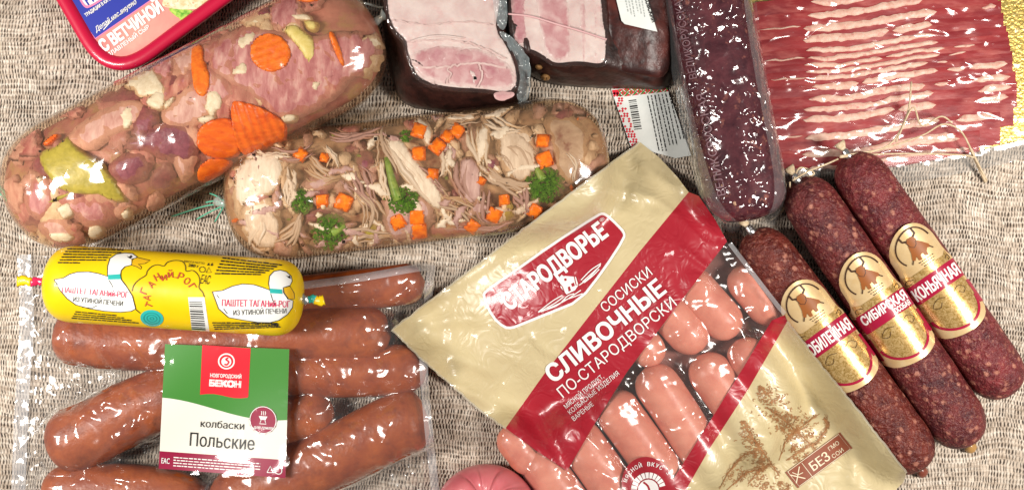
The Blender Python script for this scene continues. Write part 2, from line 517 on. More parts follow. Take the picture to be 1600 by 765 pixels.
def film(name, milk=.06, milkc=(.8, .8, .8), tint=(1, 1, 1), rough=.1, size=18, slope=.3, gain=1.0, sc=(1, 1, 1), rot=0, calm=(.35, .6), csize=60, facet=None):
    """thin clear plastic: see-through with a skin of reflection broken up by creases"""
    m, nt = new_mat(name)
    v = co(nt, sc, rot)
    nn = facets(nt, v, *facet) if facet else folds(nt, v, size, slope, calm, csize)
    bk = nd(nt, 'NewGeometry').outputs['Backfacing']
    fr = nd(nt, 'Fresnel', {'IOR': mth(nt, 'SUBTRACT', 1.45, mth(nt, 'MULTIPLY', bk, 1.45 - 1 / 1.45))}).outputs[0]
    fac = mth(nt, 'MULTIPLY', fr, gain, clamp=True)
    gl = nd(nt, 'BsdfGlossy', {'Color': (1, 1, 1), 'Roughness': rough, 'Normal': nn}).outputs[0]
    tr = nd(nt, 'BsdfTransparent', {'Color': tint}).outputs[0]
    df = nd(nt, 'BsdfDiffuse', {'Color': milkc}).outputs[0]
    a = nd(nt, 'MixShader', {0: milk, 1: tr, 2: df}).outputs[0]
    b = nd(nt, 'MixShader', {0: fac, 1: a, 2: gl}).outputs[0]
    out(nt, b)
    return m

# ---------------------------------------------------------------- the table: woven linen cloth
def cloth_mat():
    m, nt = new_mat('woven_linen')
    tc = nd(nt, 'TexCoord').outputs['Object']
    v = nd(nt, 'Mapping', {'Vector': tc, 'Rotation': (0, 0, math.radians(3)), 'Scale': (1 / S, 1 / S, 1 / S)}).outputs[0]
    # slow wander of the threads
    wn = nd(nt, 'TexNoise', {'Vector': v, 'Scale': 1 / 160, 'Detail': 1.0}).outputs['Color']
    wn2 = nd(nt, 'TexNoise', {'Vector': v, 'Scale': 1 / 14, 'Detail': 2.0}).outputs['Color']
    w = nd(nt, 'VectorMath', {0: wn, 1: (.5, .5, .5)}, operation='SUBTRACT').outputs[0]
    w = nd(nt, 'VectorMath', {0: w, 1: (34, 46, 0)}, operation='MULTIPLY').outputs[0]
    w2 = nd(nt, 'VectorMath', {0: wn2, 1: (.5, .5, .5)}, operation='SUBTRACT').outputs[0]
    w2 = nd(nt, 'VectorMath', {0: w2, 1: (6, 3.6, 0)}, operation='MULTIPLY').outputs[0]
    vv = nd(nt, 'VectorMath', {0: v, 1: w}, operation='ADD').outputs[0]
    vv = nd(nt, 'VectorMath', {0: vv, 1: w2}, operation='ADD').outputs[0]
    sp = nd(nt, 'SeparateXYZ', {0: vv})
    row = mth(nt, 'MULTIPLY', sp.outputs[1], 1 / 7.6); ri = mth(nt, 'FLOOR', row); rf = mth(nt, 'FRACT', row)
    rn = nd(nt, 'TexWhiteNoise', {'W': ri}, noise_dimensions='1D').outputs['Value']
    colx = mth(nt, 'ADD', mth(nt, 'MULTIPLY', sp.outputs[0], 1 / 4.9), mth(nt, 'MULTIPLY', rn, .9)); ci = mth(nt, 'FLOOR', colx); cf = mth(nt, 'FRACT', colx)
    cell = nd(nt, 'CombineXYZ', {0: ci, 1: ri, 2: 0.0}).outputs[0]
    wnz = nd(nt, 'TexWhiteNoise', {'Vector': cell}, noise_dimensions='3D').outputs['Value']
    def prof(f): return mth(nt, 'SINE', mth(nt, 'MULTIPLY', f, math.pi))
    pr, pc = prof(rf), prof(cf)
    # short dark slots between the ribs of each row, of very uneven strength
    ln = noise(nt, nd(nt, 'Mapping', {'Vector': v, 'Scale': (.45, 1.5, 1)}).outputs[0], 24, 3, .65)
    slot = mth(nt, 'MULTIPLY', mth(nt, 'POWER', mth(nt, 'SUBTRACT', 1.0, pc), 1.1), mth(nt, 'POWER', pr, .8))
    amt = mth(nt, 'MULTIPLY', mth(nt, 'POWER', wnz, 1.3), mth(nt, 'MULTIPLY', ln, 3.6))
    hole = mth(nt, 'MULTIPLY', slot, mth(nt, 'ADD', .16, amt), clamp=True)
    hgt = mth(nt, 'SUBTRACT', mth(nt, 'MULTIPLY', mth(nt, 'ADD', pc, mth(nt, 'SUBTRACT', 1.0, pr)), .5), hole)
    slub = noise(nt, nd(nt, 'Mapping', {'Vector': vv, 'Scale': (.10, 1.0, 1)}).outputs[0], 5, 3, .6)
    slub2 = noise(nt, nd(nt, 'Mapping', {'Vector': vv, 'Scale': (1.0, .16, 1)}).outputs[0], 5, 3, .6)
    thread = ramp(nt, mth(nt, 'ADD', mth(nt, 'MULTIPLY', slub, .6), mth(nt, 'MULTIPLY', slub2, .4)), [(.32, (.33, .255, .19)), (.47, (.60, .495, .395)), (.62, (.82, .735, .625))])
    patch = noise(nt, v, 46, 4, .62)
    thread = mixc(nt, ramp(nt, patch, [(.42, (0, 0, 0)), (.72, (.5, .5, .5))]), thread, (.26, .205, .155, 1))
    col = mixc(nt, hole, thread, (.05, .036, .028, 1))
    fleck = noise(nt, v, 7, 1, .5)
    col = mixc(nt, ramp(nt, fleck, [(.725, (0, 0, 0)), (.77, (.85, .85, .85))]), col, (.10, .065, .05, 1))
    p = nd(nt, 'BsdfPrincipled', {'Base Color': col, 'Roughness': .92, 'Specular IOR Level': .15})
    nt.links.new(bump(nt, hgt, .8, 2.2), p.inputs['Normal'])
    out(nt, p.outputs[0])
    return m
R = 3200
cl = mk('tablecloth', [(CX - R, CY - R, 0), (CX + R, CY - R, 0), (CX + R, CY + R, 0), (CX - R, CY + R, 0)], [(0, 1, 2, 3)], cloth_mat(), None, False)
tag(cl, 'beige woven linen tablecloth under all the meat packs', 'tablecloth', kind='structure')
flat0 = lambda x, y: 0 * x
def flat(z): return lambda x, y: 0 * x + z
# ================================================================ shared food colours
M = {}
M['carrot'] = mat('carrot', (.70, .13, .008), (.88, .22, .018), 9, rough=.35, bmp=.3, bs=5, sss=.15)
M['carrot_deep'] = mat('carrot_dark', (.62, .085, .006), (.82, .17, .015), 11, rough=.35, bmp=.35, bs=5, sss=.15, sc=(.35, 1, 1), rot=1.2)
M['pink_meat'] = mat('cooked_meat', (.34, .10, .11), (.60, .30, .29), 12, .3, .7, rough=.45, bmp=.5, bs=5, c3=(.66, .44, .39), s3=12, lo3=.52, hi3=.75, sc=(1, .3, 1), rot=.6, rim=(.48, .25, .22))
M['pale_meat'] = mat('pale_meat', (.46, .22, .19), (.70, .47, .40), 10, .3, .7, rough=.5, bmp=.5, bs=5, sc=(1, .3, 1), rot=-.5, rim=(.56, .33, .27))
M['purple_meat'] = mat('dark_meat', (.13, .03, .05), (.29, .09, .12), 14, .3, .7, rough=.4, bmp=.4, bs=6, rim=(.30, .13, .12))
M['fat_bit'] = mat('white_fat', (.62, .52, .36), (.80, .72, .56), 8, .3, .7, rough=.45, bmp=.5, bs=4, rim=(.52, .38, .25))
M['pepper'] = mat('green_pepper', (.30, .26, .03), (.50, .42, .07), 14, .3, .7, rough=.35, bmp=.2, bs=6, rim=(.36, .27, .08))
M['potato'] = mat('yellow_potato', (.60, .50, .13), (.76, .66, .27), 12, .3, .7, rough=.4, bmp=.2, bs=5, rim=(.50, .38, .13))
M['broc'] = mat('broccoli', (.03, .10, .008), (.13, .27, .025), 6, .35, .65, rough=.5, bmp=.7, bs=3)
M['broc_light'] = mat('broccoli_stem', (.13, .21, .03), (.27, .36, .07), 8, rough=.45)
M['chick_w'] = mat('white_chicken', (.66, .54, .42), (.84, .75, .61), 7, .3, .7, rough=.5, bmp=.7, bs=4, sc=(1, .22, 1), rot=0.3, rim=(.62, .50, .38))
M['chick_c'] = mat('beige_chicken', (.52, .39, .28), (.76, .62, .48), 7, .3, .7, rough=.5, bmp=.7, bs=4, sc=(1, .22, 1), rot=1.3, rim=(.46, .33, .23))
M['chick_p'] = mat('pinkish_chicken', (.40, .23, .21), (.62, .43, .39), 7, .3, .7, rough=.5, bmp=.7, bs=4, sc=(1, .22, 1), rot=-0.6, rim=(.38, .22, .18))
M['jelly1'] = mat('meat_core', (.28, .09, .085), (.48, .23, .20), 42, .35, .65, rough=.4, bmp=.4, bs=14, c3=(.38, .26, .12), s3=30, lo3=.5, hi3=.68)
M['jelly2'] = mat('chicken_core', (.28, .16, .10), (.54, .38, .25), 34, .32, .68, rough=.4, bmp=.5, bs=10, c3=(.22, .09, .06), s3=28, lo3=.54, hi3=.68)
M['casing_film'] = film('casing_film', milk=.03, milkc=(.45, .30, .2), tint=(1, .96, .91), size=26, slope=.22, gain=1.3, rough=.13, calm=(.45, .72))
M['green_thread'] = mat('green_thread', (.12, .45, .30), rough=.5)
M['clear_tail'] = film('clear_tail', milk=.35, milkc=(.75, .82, .78), size=8, slope=.3, gain=1.5)
M['metal'] = mat('aluminium_clip', (.75, .75, .74), rough=.28, metal=1.0, bmp=.3, bs=3)
M['twine'] = mat('twine', (.48, .36, .22), (.68, .55, .38), 5, rough=.85, bmp=.8, bs=2)
M['black'] = mat('black_ink', (.02, .018, .018), rough=.35)
M['white'] = mat('white_ink', (.82, .80, .78), rough=.35)
M['broc_dot'] = M['broc']

def jelly_mat(name, c, lo, hi, sc_):
    m, nt = new_mat(name); v = co(nt)
    n = noise(nt, v, sc_, 3, .55)
    fac = ramp(nt, n, [(.35, (lo,) * 3), (.68, (hi,) * 3)])
    df = nd(nt, 'BsdfPrincipled', {'Base Color': c, 'Roughness': .4, 'Specular IOR Level': .0, 'Subsurface Weight': .0}).outputs[0]
    tr = nd(nt, 'BsdfTransparent', {'Color': (1, .93, .84)}).outputs[0]
    out(nt, nd(nt, 'MixShader', {0: fac, 1: tr, 2: df}).outputs[0]); return m
M['aspic1'] = jelly_mat('amber_jelly', (.42, .23, .16), .02, .32, 46)
M['aspic2'] = jelly_mat('brown_jelly', (.44, .29, .17), .02, .30, 40)
def thread(name, pts, r, m, parent, n=26):
    """pts: (px,py,z) seen points -> tube"""
    P = spline(pts, n); x, y = pp(P[:, 0], P[:, 1], P[:, 2])
    v, f = sweep(np.stack([x, y, P[:, 2]], 1), np.full(n, r), 6)
    return mk(name, v, f, m, parent)

# ================================================================ large jellied meat roll with carrot slices (upper left)
TA = Tube((20, 332), (588, 34), 105, 74, .68, n=2.5, cap=1.12)
ra = thing('aspic_roll', *(TA.A + TA.B) / 2, label='large jellied meat roll with orange carrot slices, upper left of the table', cat='aspic')
v, f = TA.mesh(80, 56, g=-13); mk('meat_core', v, f, M['jelly1'], ra)
v, f = TA.mesh(80, 56, g=-3); mk('jelly', v, f, M['aspic1'], ra)
v, f = TA.mesh(80, 56); mk('casing', v, f, M['casing_film'], ra)
hA = lambda x, y: TA.h(x, y, -4.5)
k = 0
def bitA(name, poly, m, t=4, edge=9, jg=0, sm=2, depth=7, lump=0, step=7, base=0):
    global k; k += 1
    p = smooth_poly(poly, sm)
    if jg: p = jag(p, jg, 5, k)
    return pillow(name, p, hA, M[m], ra, t, edge, step, base, depth, lump, k, TA.keep)
# deep pieces that fill the roll, dimmed by the jelly over them
rf = random.Random(21)
def filler(T, fn, cols, n, smin, smax, b0, b1):
    for _ in range(n):
        t_, w_ = rf.uniform(18, T.L - 18), rf.uniform(-.93, .93)
        w_ *= float(T.rad(np.array(t_))) * 1.0
        zz = float(T.h(np.array(T.A[0] + T.d[0] * t_ + T.w[0] * w_), np.array(T.A[1] + T.d[1] * t_ + T.w[1] * w_)))
        x, y = T.A + T.d * t_ + T.w * w_; x, y = CX + (x - CX) * H / (H - zz), CY + (y - CY) * H / (H - zz)
        r_ = rf.uniform(smin, smax)
        fn('meat_chunk', ell(x, y, r_, r_ * rf.uniform(.4, .9), rf.uniform(0, 180), 9), rf.choice(cols), t=rf.uniform(2, 5), edge=rf.uniform(7, 15), jg=r_ * .34, lump=2, base=rf.uniform(b0, b1), depth=7)
filler(TA, bitA, ['pink_meat', 'pink_meat', 'pale_meat', 'purple_meat', 'fat_bit', 'pink_meat'], 80, 16, 42, -6, -.5)
filler(TA, bitA, ['fat_bit', 'pale_meat', 'pink_meat', 'fat_bit', 'pepper'], 26, 3, 8, -3, 1)
# meat first (lowest), then the rest on top
for p, m in [
    ([(92, 215), (150, 172), (200, 150), (232, 165), (225, 195), (180, 212), (140, 240), (118, 232)], 'pale_meat'),
    ([(178, 232), (230, 195), (300, 185), (312, 230), (300, 262), (262, 255), (235, 240)], 'purple_meat'),
    ([(160, 268), (185, 240), (226, 232), (240, 262), (222, 286), (186, 292)], 'purple_meat'),
    ([(330, 60), (390, 32), (470, 60), (560, 40), (560, 120), (505, 170), (430, 195), (390, 150), (350, 130), (320, 110)], 'pink_meat'),
    ([(242, 175), (300, 122), (332, 128), (340, 180), (300, 205), (262, 205)], 'pale_meat'),
    ([(300, 112), (330, 90), (372, 140), (362, 165), (330, 170), (310, 150)], 'pink_meat'),
    ([(96, 300), (150, 298), (182, 320), (180, 350), (140, 360), (104, 336)], 'pink_meat'),
    ([(30, 300), (60, 262), (90, 290), (86, 330), (60, 350), (40, 335)], 'pink_meat'),
    ([(55, 340), (100, 335), (130, 372), (90, 384), (60, 372)], 'pale_meat'),
    ([(488, 110), (520, 92), (536, 112), (520, 140), (495, 138), (480, 125)], 'pale_meat'),
    ([(545, 60), (572, 80), (560, 118), (540, 128), (530, 100)], 'pale_meat'),
    ([(250, 130), (300, 100), (318, 118), (262, 168), (240, 160)], 'pink_meat'),
    ([(262, 228), (282, 235), (308, 240), (300, 275), (282, 290), (272, 262)], 'pale_meat'),
    ([(405, 130), (470, 120), (480, 160), (450, 190), (412, 170)], 'purple_meat' if 0 else 'pink_meat')]:
    bitA('meat_chunk', p, m, t=3, edge=18, jg=5, lump=2)
for p, jg in [([(362, 105), (382, 92), (394, 110), (382, 122), (358, 120)], 4), ([(372, 55), (400, 44), (402, 70), (378, 82), (366, 72)], 5),
              ([(228, 150), (250, 135), (266, 152), (250, 176), (226, 168)], 5), ([(252, 160), (275, 146), (274, 166), (256, 175)], 4),
              ([(188, 170), (212, 160), (216, 186), (196, 208), (186, 190)], 5), ([(322, 138), (346, 136), (350, 170), (330, 190), (316, 172)], 6),
              ([(434, 178), (470, 176), (466, 190), (442, 196)], 3), ([(184, 330), (206, 320), (208, 342), (192, 346)], 4),
              ([(88, 318), (112, 312), (120, 340), (102, 346), (90, 336)], 5), ([(132, 350), (162, 350), (166, 372), (140, 378)], 3),
              ([(66, 362), (110, 358), (122, 376), (90, 384)], 4), ([(52, 275), (68, 272), (70, 288), (56, 290)], 4), ([(482, 130), (505, 120), (500, 142), (486, 145)], 4),
              ([(310, 178), (345, 178), (330, 196), (306, 192)], 4), ([(448, 20), (486, 18), (490, 36), (455, 34)], 3)]:
    bitA('fat_bit', p, 'fat_bit', t=5, edge=7, jg=jg, lump=2, step=5)
bitA('pepper_strip', [(56, 236), (92, 224), (106, 206), (124, 234), (158, 252), (182, 282), (206, 318), (176, 318), (150, 304), (112, 308), (84, 292), (66, 266)], 'pepper', t=5, edge=9, jg=3)
bitA('pepper_strip', [(72, 312), (114, 296), (118, 303), (78, 322)], 'pepper', t=5, edge=5)
bitA('potato_piece', [(436, 44), (462, 34), (478, 50), (496, 62), (492, 106), (478, 100), (462, 72)], 'potato', t=6, edge=8)
bitA('potato_piece', [(470, 28), (500, 32), (496, 52), (478, 48)], 'potato', t=5, edge=8)
# round slice with its wavy cut
def carrot_slice(poly, m='carrot', ridges=None, t=8):
    o = bitA('carrot_slice', poly, m, t=t, edge=5, sm=2, depth=8, step=3.2)
    if ridges:
        me = o.data; n = len(me.vertices); c = np.empty(n * 3); me.vertices.foreach_get('co', c); c = c.reshape(-1, 3)
        ang, per, amp = ridges
        ph = (c[:, 0] * math.cos(ang) + c[:, 1] * math.sin(ang)) / S / per * 2 * math.pi
        c[:, 2] += amp * S * np.sin(ph); me.vertices.foreach_set('co', c.ravel()); me.update()
    return o
carrot_slice(ell(423, 83, 34, 31, 20, 20), 'carrot', (1.9, 11, 1.1), 9)
carrot_slice([(359, 156), (382, 158), (412, 168), (448, 190), (447, 214), (440, 238), (402, 242), (374, 244), (362, 200)], 'carrot_deep', (.25, 12, 1.5), 9)
carrot_slice([(310, 196), (340, 182), (368, 186), (380, 240), (352, 250), (322, 246), (304, 228)], 'carrot_deep', (1.2, 13, 1.3), 7)
carrot_slice([(306, 264), (324, 246), (352, 246), (366, 254), (345, 272), (308, 290)], 'carrot_deep', (.6, 14, 1.0), 7)
carrot_slice([(296, 74), (318, 66), (320, 100), (332, 118), (326, 154), (304, 150), (298, 110)], 'carrot')
carrot_slice([(314, 92), (320, 90), (332, 132), (326, 136), (318, 120)], 'carrot')
carrot_slice([(510, 50), (522, 46), (542, 98), (536, 110), (524, 88)], 'carrot')
carrot_slice([(450, -8), (492, -14), (505, 2), (470, 6)], 'carrot')
carrot_slice([(62, 226), (86, 206), (96, 212), (76, 230)], 'carrot_deep')
for i in range(14):
    t_, w_ = random.uniform(60, TA.L - 60), random.uniform(-60, 60); x, y = TA.A + TA.d * t_ + TA.w * w_
    x, y = CX + (x - CX) * H / (H - 120), CY + (y - CY) * H / (H - 120)
    bitA('peppercorn', ell(x, y, 2.6, 2.2, 0, 7), 'black', t=9, edge=2, sm=0, step=9)
thread('tie_thread', [(-40, 265, 30), (0, 292, 60), (24, 328, 74)], 2.0, M['green_thread'], ra)
thread('tie_thread', [(-40, 285, 30), (2, 304, 60), (24, 330, 74)], 1.6, M['green_thread'], ra)
thread('tie_thread', [(586, 34, 74), (562, 8, 70), (572, 6, 64), (598, 12, 60), (612, -4, 50)], 1.8, M['clear_tail'], ra)
v, f = sweep(np.array([(TA.B[0] - TA.d[0] * 2, TA.B[1] - TA.d[1] * 2, 74.), (TA.B[0] + 8, TA.B[1] - 6, 74.), (TA.B[0] + 14, TA.B[1] - 10, 74)]), np.array([7., 5, 11]), 10)
mk('gathered_end', v, f, M['clear_tail'], ra)

# ================================================================ jellied shredded chicken roll (centre)
TB = Tube((352, 317), (952, 244), 101, 62, .60, n=2.5, cap=1.0)
rb = thing('aspic_roll', *(TB.A + TB.B) / 2, label='jellied chicken roll with broccoli florets and small carrot cubes', cat='aspic')
v, f = TB.mesh(80, 56, g=-13); mk('meat_core', v, f, M['jelly2'], rb)
v, f = TB.mesh(80, 56, g=-3); mk('jelly', v, f, M['aspic2'], rb)
v, f = TB.mesh(80, 56); mk('casing', v, f, M['casing_film'], rb)
hB = lambda x, y: TB.h(x, y, -4.5)
def bitB(name, poly, m, t=4, edge=9, jg=0, sm=2, depth=7, lump=0, step=7, parent=None, base=0):
    global k; k += 1
    p = smooth_poly(poly, sm)
    if jg: p = jag(p, jg, 5, k)
    return pillow(name, p, hB, M[m], parent or rb, t, edge, step, base, depth, lump, k, TB.keep)
for p, m in [([(378, 240), (430, 232), (440, 270), (400, 300), (376, 282)], 'chick_c'), ([(370, 320), (425, 300), (440, 350), (410, 390), (380, 372)], 'chick_w'),
             ([(362, 290), (376, 262), (384, 300), (376, 350), (364, 338)], 'chick_w'),
             ([(470, 280), (520, 262), (532, 290), (490, 306), (470, 300)], 'chick_p'), ([(388, 300), (412, 290), (420, 312), (404, 326), (390, 318)], 'pink_meat'),
             ([(556, 236), (585, 232), (588, 262), (570, 280), (556, 262)], 'purple_meat'), ([(520, 240), (545, 236), (552, 258), (530, 264)], 'chick_w'),
             ([(780, 200), (830, 190), (845, 235), (835, 275), (808, 290), (775, 262)], 'chick_c'), ([(842, 182), (900, 175), (930, 220), (900, 300), (866, 270), (860, 220)], 'chick_c' if 0 else 'jelly2'),
             ([(590, 300), (640, 310), (660, 300), (690, 330), (640, 380), (600, 378)], 'chick_p'), ([(560, 350), (590, 340), (600, 372), (570, 384)], 'pepper'),
             ([(780, 318), (800, 310), (806, 340), (786, 346)], 'pepper'), ([(660, 350), (760, 340), (770, 372), (680, 380)], 'jelly1')]:
    bitB('meat_chunk', p, m, t=3, edge=16, jg=5, lump=2)
filler(TB, bitB, ['chick_p', 'chick_c', 'chick_p', 'pink_meat', 'purple_meat', 'chick_w', 'jelly2'], 90, 10, 26, -7, -1)
filler(TB, bitB, ['fat_bit', 'chick_w', 'chick_p', 'chick_c', 'carrot', 'broc_light'], 60, 3, 7, -3, 1)
for p, m in [([(598, 214), (626, 210), (662, 262), (694, 300), (692, 330), (668, 324), (638, 286), (612, 252)], 'chick_w'), ([(714, 246), (740, 240), (760, 280), (752, 322), (724, 318), (716, 284)], 'chick_p'),
             ([(772, 206), (806, 198), (838, 226), (842, 268), (812, 292), (786, 262)], 'chick_c'), ([(362, 262), (400, 236), (446, 238), (440, 300), (400, 312), (366, 330)], 'chick_w'), ([(372, 330), (420, 318), (444, 352), (436, 392), (392, 388)], 'chick_c'),
             ([(746, 196), (770, 190), (764, 240), (750, 262), (738, 236)], 'chick_w'), ([(690, 232), (712, 226), (704, 268), (686, 280)], 'chick_w'), ([(588, 246), (602, 250), (606, 318), (594, 314)], 'chick_w')]:
    bitB('chicken_piece', p, m, t=5, edge=10, jg=4, lump=2)
def shreds(p0, p1, width, n, m, thick=2.4, wob=6, name='chicken_shred'):
    """one pulled piece of chicken: a bundle of fibres lying on the jelly"""
    p0, p1 = np.array(p0, float), np.array(p1, float); d = p1 - p0; L = np.hypot(*d); d /= L; q = np.array([-d[1], d[0]])
    VV = []; FF = []
    ph = random.uniform(0, 6); bend = random.uniform(-.12, .12) * L
    for i in range(n):
        o = (i / (max(n - 1, 1)) - .5) * width + random.uniform(-2, 2)
        a, b = random.uniform(-.06, .1), random.uniform(.8, 1.06)
        u = np.linspace(a, b, 9)
        c = p0 + u[:, None] * d * L + (o * (1 - .3 * u) + wob * np.sin(u * 4 + ph + i * .35) + bend * np.sin(u * 3.1) + np.cumsum(RNG.normal(0, 1.5, 9)))[:, None] * q
        x, y, z = drape(c, hB)
        r = thick * random.uniform(.4, 1.15) * np.array([.3, .8, 1, 1.1, 1.1, 1, .9, .7, .2])
        z = z + random.uniform(0, 4.0) - 1.0
        v, f = sweep(np.stack([x, y, z], 1), r, 5)
        o2 = len(VV); VV += [tuple(t) for t in v]; FF += [tuple(j + o2 for j in g) for g in f]
    return mk(name, VV, FF, M[m], rb)
for a in [((604, 222), (690, 318), 26, 12, 'chick_w', 4.2, 3), ((722, 250), (742, 318), 34, 11, 'chick_p', 3.6, 4), ((790, 225), (832, 262), 40, 14, 'chick_c', 3.0, 6),
          ((740, 200), (752, 262), 22, 7, 'chick_w', 3.2), ((758, 262), (832, 302), 26, 9, 'chick_c', 3.2), ((700, 240), (690, 275), 18, 7, 'chick_w', 2.8),
          ((596, 200), (612, 270), 22, 8, 'chick_c', 3.0), ((590, 250), (604, 320), 12, 5, 'chick_w', 3.0), ((512, 228), (520, 268), 12, 5, 'chick_w', 2.6), ((450, 262), (460, 320), 10, 5, 'chick_w', 2.6),
          ((545, 270), (585, 330), 30, 11, 'chick_p', 2.6), ((480, 260), (535, 275), 26, 8, 'chick_c', 3.0), ((560, 300), (580, 360), 20, 7, 'chick_c', 2.6),
          ((680, 320), (760, 345), 18, 8, 'chick_c', 2.6), ((750, 300), (770, 350), 20, 7, 'chick_p', 2.8), ((660, 280), (640, 300), 10, 5, 'chick_w', 2.6),
          ((760, 195), (820, 205), 16, 6, 'chick_w', 2.6), ((430, 240), (500, 232), 14, 6, 'chick_p', 2.6), ((520, 205), (600, 208), 16, 7, 'chick_p', 2.6), ((810, 300), (830, 340), 18, 7, 'chick_p', 2.8),
          ((470, 335), (440, 385), 18, 7, 'chick_c', 3.2), ((400, 240), (450, 250), 20, 6, 'chick_w', 3.4), ((410, 345), (405, 385), 24, 6, 'chick_w', 3.6), ((540, 372), (620, 370), 10, 5, 'chick_c', 2.6),
          ((800, 340), (700, 362), 10, 5, 'chick_p', 2.8), ((888, 240), (898, 280), 4, 2, 'chick_w', 1.6), ((700, 190), (760, 185), 10, 5, 'chick_c', 2.4), ((640, 260), (700, 300), 8, 4, 'chick_p', 2.2)]:
    shreds(*a)
for _ in range(120):
    t_, w_ = rf.uniform(30, TB.L - 110), rf.uniform(-.9, .9) * TB.r
    x, y = TB.A + TB.d * t_ + TB.w * w_; zz = float(TB.h(np.array(x), np.array(y))); x, y = CX + (x - CX) * H / (H - zz), CY + (y - CY) * H / (H - zz)
    L_, wd_, a_ = rf.uniform(12, 32), rf.uniform(4, 10), rf.uniform(0, 180)
    u = np.linspace(-1, 1, 8); bend = rf.uniform(-.5, .5) * wd_ * 2
    up_ = np.stack([u * L_, -wd_ * (1 - .6 * u * u) * np.array([rf.uniform(.4, 1.4) for _ in u]) + bend * u * u], 1); dn_ = np.stack([u[::-1] * L_, wd_ * (1 - .6 * u[::-1] ** 2) * np.array([rf.uniform(.4, 1.4) for _ in u]) + bend * u[::-1] ** 2], 1)
    P = np.vstack([up_, dn_]); c_, s_ = math.cos(math.radians(a_)), math.sin(math.radians(a_)); P = np.stack([x + P[:, 0] * c_ - P[:, 1] * s_, y + P[:, 0] * s_ + P[:, 1] * c_], 1)
    bitB('chicken_piece', P, rf.choice(['chick_w', 'chick_c', 'chick_w', 'chick_p', 'chick_p', 'chick_w']), t=rf.uniform(4, 8), edge=rf.uniform(4, 8), jg=3.2, sm=1, lump=2, base=rf.uniform(-4, 0), step=5)
def cube(x, y, sz, rot):
    p = ell(0, 0, sz * .72, sz * .66, 0, 4) @ np.array([[math.cos(rot), -math.sin(rot)], [math.sin(rot), math.cos(rot)]]) + (x, y)
    p = smooth_poly(p, 1) * .35 + np.repeat(p, 2, 0) * .65
    pillow('carrot_cube', p, hB, M['carrot'], rb, 7, 2.2, 6, 0, 6)
for x, y, sz in [(537, 316, 23), (504, 314, 18), (622, 347, 21), (652, 340, 21), (655, 361, 21), (655, 204, 20), (684, 229, 20), (699, 213, 17), (714, 204, 19), (654, 240, 19), (676, 272, 16), (848, 220, 18), (851, 250, 22), (836, 330, 19), (772, 336, 20), (788, 312, 15), (738, 354, 18), (470, 241, 17), (507, 246, 13), (752, 283, 12)]:
    cube(x, y, sz * 1.3, random.uniform(.2, 1.4))
for x, y in [(505, 322), (498, 336)]:
    bitB('fat_bit', ell(x, y, 8, 7, 20, 5), 'fat_bit', t=7, edge=3, sm=1)
def broccoli(x, y, r, stem=None, m='broc'):
    bx = []; ff = []
    for i in range(int(r * r / 3.0)):
        a = random.uniform(0, 6.283); q = r * math.sqrt(random.random()); px, py = x + q * math.cos(a) * random.uniform(.9, 1.1), y + q * math.sin(a)
        X, Y, Z = drape(np.array([[px, py]]), hB); s_ = random.uniform(2.0, 3.6); zz = Z[0] - 2 + 7 * (1 - (q / r) ** 2) + random.uniform(-1.2, 1.2)
        o = len(bx)
        bx += [(X[0] + s_, Y[0], zz), (X[0], Y[0] + s_, zz), (X[0] - s_, Y[0], zz), (X[0], Y[0] - s_, zz), (X[0], Y[0], zz + s_), (X[0], Y[0], zz - s_)]
        ff += [(o, o + 1, o + 4), (o + 1, o + 2, o + 4), (o + 2, o + 3, o + 4), (o + 3, o, o + 4), (o + 1, o, o + 5), (o + 2, o + 1, o + 5), (o + 3, o + 2, o + 5), (o, o + 3, o + 5)]
    fl = mk('broccoli_floret', bx, ff, M[m], rb, False)
    if stem:
        n = 8; P = spline(stem, n); X, Y, Z = drape(P, hB)
        v, f = sweep(np.stack([X, Y, Z], 1), np.linspace(4, 8.5, n) * r / 28, 8); mk('stem', v, f, M['broc_light'], fl)
broccoli(630, 314, 28, [(604, 246), (612, 280), (622, 312)])
broccoli(642, 322, 15)
broccoli(470, 314, 20, [(478, 330), (470, 318)])
broccoli(516, 362, 28, [(540, 352), (520, 362)])
broccoli(850, 288, 29, [(838, 262), (848, 280)])
broccoli(840, 300, 15)
broccoli(634, 213, 10)
for i in range(12):
    t_, w_ = random.uniform(60, TB.L - 60), random.uniform(-60, 60); x, y = TB.A + TB.d * t_ + TB.w * w_
    x, y = CX + (x - CX) * H / (H - 100), CY + (y - CY) * H / (H - 100)
    bitB('peppercorn', ell(x, y, 2.3, 2.0, 0, 7), 'black', t=9, edge=2, sm=0, step=9)
e0 = TB.A
P = np.array([(e0[0] + 4, e0[1], 62.), (e0[0] - 5, e0[1] + 1, 60), (e0[0] - 12, e0[1] - 4, 56)]); v, f = sweep(P, np.array([9., 5, 10]), 9); mk('gathered_end', v, f, M['clear_tail'], rb)
for pts in ([(352, 318, 62), (320, 322, 30), (268, 338, 4)], [(352, 320, 60), (330, 330, 30), (308, 342, 6)], [(350, 314, 62), (338, 306, 52), (328, 302, 44)], [(350, 318, 62), (336, 314, 50), (322, 316, 40)], [(350, 322, 60), (342, 336, 40), (336, 346, 30)]):
    thread('tie_thread', pts, 1.3, M['green_thread'], rb, 16)
